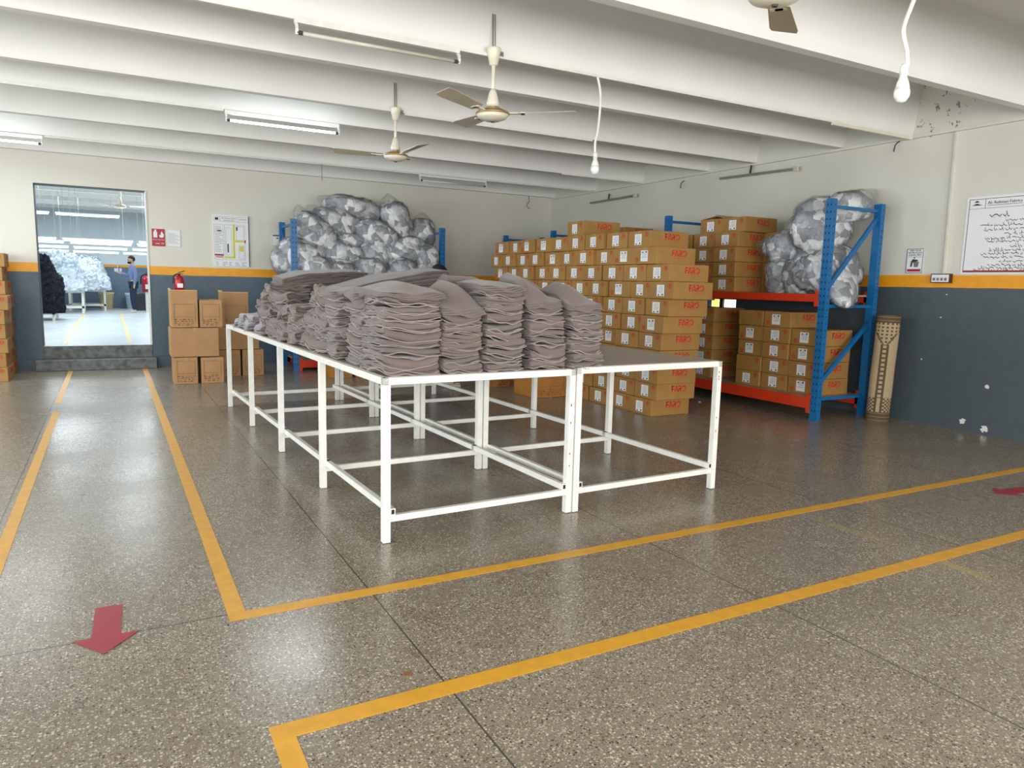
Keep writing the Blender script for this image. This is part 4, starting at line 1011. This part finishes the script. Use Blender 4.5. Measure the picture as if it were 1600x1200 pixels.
# ------------------------------------------------------------ prayer mat roll
def mat_roll():
    H = 1.2; n = 64; nz = 118; rx, ry = .128, .1; vs = []; fs = []; mi = []
    for j in range(nz + 1):
        for i in range(n):
            a = 2 * pi * i / n; rr = 1 + .012 * sin(3 * a + j * .1)
            vs.append((rx * cos(a) * rr, ry * sin(a) * rr, H * j / nz))
    for j in range(nz):
        for i in range(n):
            fs.append((j * n + i, j * n + (i + 1) % n, (j + 1) * n + (i + 1) % n, (j + 1) * n + i))
            c = i - 44   # columns, centre facing the viewer
            u = abs(c); z = j; m_ = 0
            if z < 10 or z > 109: m_ = 2 if z % 4 == 0 else 1
            elif u > 13: m_ = 1 if u < 17 else 2
            elif z < 26: m_ = 1 if (u > 2 and (z // 2 + u // 2) % 2 == 0) or u in (2, 3) else 0
            elif z < 86: m_ = 1 if u in (2, 3) or (u < 2 and z % 5 < 2) else 0
            else:
                k = (z - 86) * .62 + 3
                if u < k: m_ = 1 if ((z // 2) % 2 == 0 and (c // 2) % 2 == 0) or u > k - 2 else 0
                if z > 98: m_ = 1 if ((z // 2) % 2 == 0 and (c // 2) % 2 == 0) else 0
            mi.append(m_)
    m = MB(); m.v = vs; m.f = fs; m.mi = mi
    m.add([(rx * .9 * cos(2 * pi * i / n), ry * .9 * sin(2 * pi * i / n), H - .006) for i in range(n)], [tuple(range(n))], 1)
    M['mat_a'] = plain('beige_mat_weave', (176, 156, 122), 0.9, sc=60, var=.1); M['mat_b'] = plain('brown_mat_weave', (88, 72, 54), 0.9, sc=60, var=.1); M['mat_c'] = plain('tan_mat_border', (128, 106, 80), 0.9, sc=60, var=.1)
    o = m.build('rolled_mat', ['mat_a', 'mat_b', 'mat_c'], smooth=True)
    sp = MB(); pts = []
    for i in range(60): t = i / 60 * 5 * pi; r = .02 + .085 * i / 60; pts.append((r * cos(t), r * .8 * sin(t), H))
    sp.tube(pts, .004, 6).build('rolled_edge', 'mat_c', o, smooth=True)
    return o
o = mat_roll(); o.location = (7.7, 5.2, .0); o.rotation_euler = (R(0), R(1.5), R(-36)); tag(o, 'rolled patterned floor mat standing on end beside the rack', 'rolled mat')

# ------------------------------------------------------------ fire extinguishers
def extinguisher(loc, s, label):
    root = empty('fire_extinguisher', loc, 0, label, 'fire extinguisher')
    MB().lathe([(.06 * s, 0), (.066 * s, .01), (.066 * s, .15 * s), (.055 * s, .19 * s), (.022 * s, .215 * s)], 24).build('cylinder_body', 'exred', root, smooth=True)
    MB().lathe([(.02 * s, .21 * s), (.02 * s, .24 * s)], 14).bar((-.01 * s, 0, .25 * s), (.08 * s, 0, .28 * s), .02 * s, .012 * s).bar((-.01 * s, 0, .235 * s), (.06 * s, 0, .235 * s), .02 * s, .01 * s).build('valve_handle', 'black', root)
    MB().tube(smoothpath([(-.02 * s, -.01, .235 * s), (-.07 * s, -.02, .2 * s), (-.08 * s, -.02, .1 * s)]), .009 * s).build('hose', 'black', root, smooth=True)
    MB().box(-.03 * s, .045 * s, -.068 * s, -.05 * s, .04 * s, .1 * s).build('body_label', 'paper', root)
extinguisher((.83, 11.0, .768 + .49), .95, 'small red fire extinguisher standing on the tall carton by the doorway')

# ------------------------------------------------------------ people
def skin_obj(name, verts, edges, rad, mat, parent=None, sub=2):
    me = bpy.data.meshes.new(name); me.from_pydata(verts, edges, []); me.update()
    o = link(name, me, parent); md = o.modifiers.new('skin', 'SKIN'); md.use_smooth_shade = True
    for i, r in enumerate(rad):
        sv = me.skin_vertices[0].data[i]; sv.radius = (r, r) if not isinstance(r, tuple) else r; sv.use_root = (i == 0)
    ss = o.modifiers.new('sub', 'SUBSURF'); ss.levels = sub; ss.render_levels = sub
    me.materials.append(M[mat]); return o
def head_mesh(name, c, s, face):
    """head with brow, nose, chin and ears; face = unit direction the face looks"""
    vs = []; fs = []; nu, nv = 28, 20; f = Vector(face).normalized(); side = f.cross(Vector((0, 0, 1))).normalized(); up = side.cross(f)
    for j in range(nv + 1):
        t = -pi / 2 + pi * j / nv
        for i in range(nu):
            p = 2 * pi * i / nu; d = Vector((cos(t) * cos(p), cos(t) * sin(p), sin(t)))
            x, y, z = d.x * .095, d.y * .074, d.z * .118
            if z < 0: y *= 1 - .3 * (-d.z) ** 1.5; x *= 1 - .12 * (-d.z)
            if d.x > .85 and -.35 < d.z < .1: x += .022 * (1 - abs(d.z + .12) * 3) * (1 if abs(d.y) < .22 else 0)
            if d.x > .7 and -.75 < d.z < -.5: x += .012
            if d.x > .8 and .1 < d.z < .3 and .15 < abs(d.y) < .5: x -= .01
            if abs(d.y) > .93 and abs(d.z) < .3: y += math.copysign(.012, d.y)
            v = Vector(c) + (f * x + side * y + up * z) * s; vs.append(v)
    for j in range(nv):
        for i in range(nu): fs.append((j * nu + i, j * nu + (i + 1) % nu, (j + 1) * nu + (i + 1) % nu, (j + 1) * nu + i))
    return vs, fs
def person(loc, rz, label, P, s, top, legs_mat, hood=False, face=(1, 0, 0)):
    root = empty('person', loc, rz, label, 'person')
    J = {k: Vector(v) * s for k, v in P.items()}
    names = ['pelvis', 'waist', 'chest', 'neck', 'skull', 'lhip', 'lknee', 'lank', 'ltoe', 'rhip', 'rknee', 'rank', 'rtoe', 'lsh', 'lel', 'lwr', 'rsh', 'rel', 'rwr']
    E = [(0, 1), (1, 2), (2, 3), (3, 4), (0, 5), (5, 6), (6, 7), (7, 8), (0, 9), (9, 10), (10, 11), (11, 12), (2, 13), (13, 14), (14, 15), (2, 16), (16, 17), (17, 18)]
    rad = [.1, .1, .11, .05, .06, .085, .055, .038, .03, .085, .055, .038, .03, .05, .038, .026, .05, .038, .026]
    V = [J[n] for n in names]; RR = [r * s for r in rad]; EE = list(E); names2 = list(names)
    for sd in ('l', 'r'):
        wi = names.index(sd + 'wr'); el = J[sd + 'el']; wr = J[sd + 'wr']; d = (wr - el).normalized(); u = d.cross(Vector((0, 0, 1))); u = u.normalized() if u.length > .1 else Vector((0, 1, 0)); w_ = d.cross(u)
        V.append(wr + d * .05 * s); RR.append((.034 * s)); pi_ = len(V) - 1; EE.append((wi, pi_))
        for q in range(4):
            b0 = wr + d * .085 * s + u * (q - 1.5) * .02 * s; L = (.032, .04, .037, .028)[q] * s
            V.append(b0); RR.append(.0105 * s); EE.append((pi_, len(V) - 1)); V.append(b0 + d * L + w_ * .012 * s); RR.append(.009 * s); EE.append((len(V) - 2, len(V) - 1))
        V.append(wr + d * .05 * s - u * .045 * s); RR.append(.011 * s); EE.append((pi_, len(V) - 1)); V.append(wr + d * .08 * s - u * .055 * s); RR.append(.009 * s); EE.append((len(V) - 2, len(V) - 1))
    body = skin_obj('body', V, EE, RR, 'skin', root)
    def sub(nm, idx, edges, radii, mat):
        return skin_obj(nm, [J[n] for n in idx], edges, [r * s for r in radii], mat, root)
    sub('shirt', ['chest', 'waist', 'pelvis', 'lsh', 'lel', 'lwr', 'rsh', 'rel', 'rwr', 'neck'], [(0, 1), (1, 2), (0, 3), (3, 4), (4, 5), (0, 6), (6, 7), (7, 8), (0, 9)], [.145, .13, .125, .07, .055, .042, .07, .055, .042, .06], top)
    sub('trousers', ['pelvis', 'lhip', 'lknee', 'lank', 'rhip', 'rknee', 'rank'], [(0, 1), (1, 2), (2, 3), (0, 4), (4, 5), (5, 6)], [.12, .105, .078, .062, .105, .078, .062], legs_mat)
    for sd in ('l', 'r'):
        a = J[sd + 'ank']; t = J[sd + 'toe']; d = (t - a); d.z = 0; d.normalize()
        skin_obj('shoe', [a - d * .03 * s + Vector((0, 0, -.02 * s)), a + d * .07 * s + Vector((0, 0, -.035 * s)), a + d * .15 * s + Vector((0, 0, -.042 * s))], [(0, 1), (1, 2)], [.045 * s, .04 * s, .03 * s], 'shoe', root)
    vs, fs = head_mesh('head', J['skull'] + Vector((0, 0, .04 * s)), s, face)
    MB().add(vs, fs).build('head', 'skin', root, smooth=True)
    hc = J['skull'] + Vector((0, 0, .058 * s)); f = Vector(face).normalized(); side = f.cross(Vector((0, 0, 1))).normalized(); up = side.cross(f)
    m = MB(); hv = []; hf = []; nu, nv = 26, 12
    for j in range(nv + 1):
        t = -.55 + (pi / 2 + .55) * j / nv
        for i in range(nu):
            p = 2 * pi * i / nu; d = Vector((cos(t) * cos(p), cos(t) * sin(p), sin(t))); r = 1 + .05 * noise.noise(d * 6)
            x = d.x * .1 - .012; tt = max(0, d.x) * (max(0, -sin(t) + .28))
            hv.append(hc + (f * (x - tt * .06) + side * d.y * .083 + up * (d.z * .116 + (.055 * max(0, d.x) if d.z < .3 else 0))) * s * r * (1.15 if hood else 1))
    for j in range(nv):
        for i in range(nu): hf.append((j * nu + i, j * nu + (i + 1) % nu, (j + 1) * nu + (i + 1) % nu, (j + 1) * nu + i))
    m.add(hv, hf).build('hair', 'hair', root, smooth=True)
    if not hood:
        m = MB()
        for k in (-1, 1):
            c = J['skull'] + (f * .088 + side * .03 * k + up * .045) * s; m.box(c.x - .008, c.x + .008, c.y - .008, c.y + .008, c.z - .004, c.z + .006)
        m.build('eyes', 'hair', root)
        bc = J['skull'] + (f * .055 + up * -.035) * s
        MB().lathe([(.02, -.045), (.05, -.03), (.062, 0), (.05, .02)], 16, tuple(bc)).build('beard', 'hair', root, smooth=True)
    return root
# local frame: +x is the direction the person faces
pose = dict(pelvis=(0, 0, .93), waist=(0, 0, 1.08), chest=(.0, 0, 1.32), neck=(.01, 0, 1.5), skull=(.03, 0, 1.6), lhip=(0, .09, .88), lknee=(.03, .11, .48), lank=(0, .13, .08), ltoe=(.14, .15, .03), rhip=(0, -.09, .88), rknee=(.02, -.11, .48), rank=(-.03, -.15, .08), rtoe=(.1, -.18, .03),
    lsh=(0, .17, 1.4), lel=(-.03, .23, 1.12), lwr=(.02, .24, .88), rsh=(0, -.17, 1.4), rel=(.08, -.2, 1.14), rwr=(.33, -.14, 1.22))
pr = person((.6, 24.2, .35), R(190), 'person in blue shirt and dark jeans looking at a phone in the next room', pose, .94, 'shirt', 'jeans', face=(1, 0, -.12))
MB().box(.335, .345, -.16, -.09, 1.2, 1.34).build('phone', 'black', pr)
pose2 = dict(pose); pose2.update(waist=(.08, 0, 1.02), chest=(.13, 0, 1.27), neck=(.19, .0, 1.42), skull=(.25, 0, 1.5), lsh=(.1, .19, 1.36), lel=(.3, .24, 1.12), lwr=(.52, .15, 1.0), rsh=(.1, -.19, 1.36), rel=(.36, -.24, 1.06), rwr=(.54, -.14, .98))
person((4.12, 9.1, 0), R(180), 'person with black hair, red top and jeans bent over behind the garment pile', pose2, 1.0, 'redshirt', 'jeans', hood=True, face=(1, 0, -.9))

# ------------------------------------------------------------ things in the next room
def pile_mesh(sx, sy, sz, seed, mat, n=80):
    vs = []; fs = []; o = Vector((seed * 5.3, 0, 0))
    for j in range(n // 2 + 1):
        t = (pi / 2) * j / (n // 2)
        for i in range(n):
            p = 2 * pi * i / n; d = Vector((cos(t) * cos(p), cos(t) * sin(p), sin(t)))
            q = Vector([math.copysign(abs(k) ** .75, k) for k in d])
            r = 1 + .14 * noise.noise(d * 2 + o) + .1 * (1 - 2 * abs(noise.noise(d * 6 + o))) + .1 * (1 - 2 * abs(noise.noise(d * 14 + o)))
            vs.append((q.x * sx * r, q.y * sy * r, q.z * sz * r))
    for j in range(n // 2):
        for i in range(n): fs.append((j * n + i, j * n + (i + 1) % n, (j + 1) * n + (i + 1) % n, (j + 1) * n + i))
    fs.append(tuple(range(n - 1, -1, -1)))
    return MB().add(vs, fs).mesh('pile', mat, smooth=True)
def simple_table(x, y, w, d, h, label, rz=0):
    r = empty('white_table', (x, y, .35), rz, label, 'table', 'white tables in the next room')
    MB().box(-w / 2, w / 2, -d / 2, d / 2, h - .05, h).build('tabletop', 'white_metal', r)
    for sx in (-1, 1):
        for sy in (-1, 1): MB().box(sx * (w / 2 - .04) - .03, sx * (w / 2 - .04) + .03, sy * (d / 2 - .04) - .03, sy * (d / 2 - .04) + .03, 0, h - .05).build('leg', 'white_metal', r)
    MB().box(-w / 2, w / 2, -d / 2 + .01, -d / 2 + .05, .14, .2).box(-w / 2, w / 2, d / 2 - .05, d / 2 - .01, .14, .2).build('rail', 'white_metal', r)
simple_table(-1.15, 24.3, 1.0, 1.0, .62, 'white table under the pale garment heap, nearer one')
simple_table(-.62, 26.2, 1.0, 1.2, .62, 'white table under the pale garment heap, farther one')
simple_table(-1.6, 20.8, .9, 1.4, .55, 'white table under the black garment heap')
for i, (x, y, z, a, b_, c) in enumerate(((-1.2, 24.3, .97, .5, .5, .95), (-.75, 24.9, .97, .42, .5, .62), (-.62, 26.2, .97, .5, .6, .9), (-.35, 25.9, .97, .34, .4, .5), (-1.0, 23.9, .97, .4, .3, .42))):
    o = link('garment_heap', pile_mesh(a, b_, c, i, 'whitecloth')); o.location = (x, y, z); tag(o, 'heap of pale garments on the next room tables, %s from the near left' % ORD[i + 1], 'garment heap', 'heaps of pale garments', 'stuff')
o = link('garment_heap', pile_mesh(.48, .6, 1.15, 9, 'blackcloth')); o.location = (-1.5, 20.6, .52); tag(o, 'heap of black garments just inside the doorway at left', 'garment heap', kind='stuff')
def basket(x, y, label, mat='basket', s=1.0):
    root = empty('laundry_basket', (x, y, .35), 0, label, 'basket'); h = .52 * s; n = 4
    m = MB(); r0, r1 = .15 * s, .2 * s
    for k in range(4):
        a = k * pi / 2; ca, sa = cos(a), sin(a)
        def pt(u, z): r = r0 + (r1 - r0) * z / h; x_ = r; y_ = u * r; return (ca * x_ - sa * y_, sa * x_ + ca * y_, z)
        for i in range(8):
            u = -1 + 2 * i / 7; m.bar(pt(u, 0), pt(u, h), .018 * s, .018 * s)
        for j in range(9):
            z = h * j / 8; m.bar(pt(-1, z), pt(1, z), .018 * s, .018 * s)
    m.build('basket_body', mat, root)
    MB().box(-r0, r0, -r0, r0, 0, .01).build('basket_floor', mat, root)
    MB().box(-r1 - .02, r1 + .02, -r1 - .02, -r1, h - .03, h + .02).box(-r1 - .02, r1 + .02, r1, r1 + .02, h - .03, h + .02).box(-r1 - .02, -r1, -r1, r1, h - .03, h + .02).box(r1, r1 + .02, -r1, r1, h - .03, h + .02).build('rim', mat, root)
basket(-.12, 26.8, 'cream slatted laundry basket by the far wall of the next room')
M['paleblue'] = plain('pale_blue_plastic', (190, 214, 228), .45)
basket(.62, 27.2, 'pale blue basket behind the standing person', 'paleblue', .95)
c = empty('plastic_crate', (.93, 25.9, .35), 0, 'dark slatted crate behind the standing person', 'crate')
m = MB()
for i in range(9): m.box(-.32, .32, -.22, -.2, .02 + i * .058, .06 + i * .058)
m.build('slat_panel', 'dark', c); MB().box(-.32, .32, -.2, .22, 0, .53).build('crate_body', 'black', c)
extinguisher((1.0, 24.9, .95), 2.3, 'large red fire extinguisher beside the standing person in the next room')
tag(MB().box(.93, 1.07, 24.82, 24.98, .35, .95).build('extinguisher_stand', 'white_metal'), 'slim stand under the large red extinguisher in the next room', 'stand')
b = MB().box(.14, .36, 27.56, 27.6, 1.55, 1.66).build('switch_board', 'paper'); tag(b, 'white switch board on the far wall of the next room', 'switch board')
MB().box(.24, .26, 27.58, 27.6, 1.66, 3.0).build('conduit_drop', 'white_metal', b)
k = 0
for ry, (y, z) in enumerate(((16.8, 2.09), (18.6, 2.7), (19.0, 2.12), (21.8, 2.1), (25.8, 2.1))):
    for cx_, x in enumerate((-2.3, -.98, .34)):
        if z > 2.5 and cx_ == 2: continue
        k += 1
        x += (y * 7 % 5) * .08
        r = empty('tube_light', (x, y, z), 0, 'lit tube light in the next room, %s row from the doorway, %s' % (ORD[ry + 1], ('left', 'middle', 'right')[cx_]), 'tube light', 'lit tube lights in the next room')
        MB().box(0, 1.22, -.02, .02, .014, .05).build('channel', 'white_metal', r)
        MB().lathe([(.012, .02), (.012, 1.2)], 10, axis='x').build('tube', 'tube_next', r, smooth=True)
        for xx in (.15, 1.05): MB().bar((xx, 0, .05), (xx, 0, NZ - z + .01), .005, .005).build('hanging_wire', 'steel', r)
f = fan(.26, 18.0, 2.9, 3.45, (20, 140, 260), 'ceiling fan seen through the doorway in the next room', rod=False)
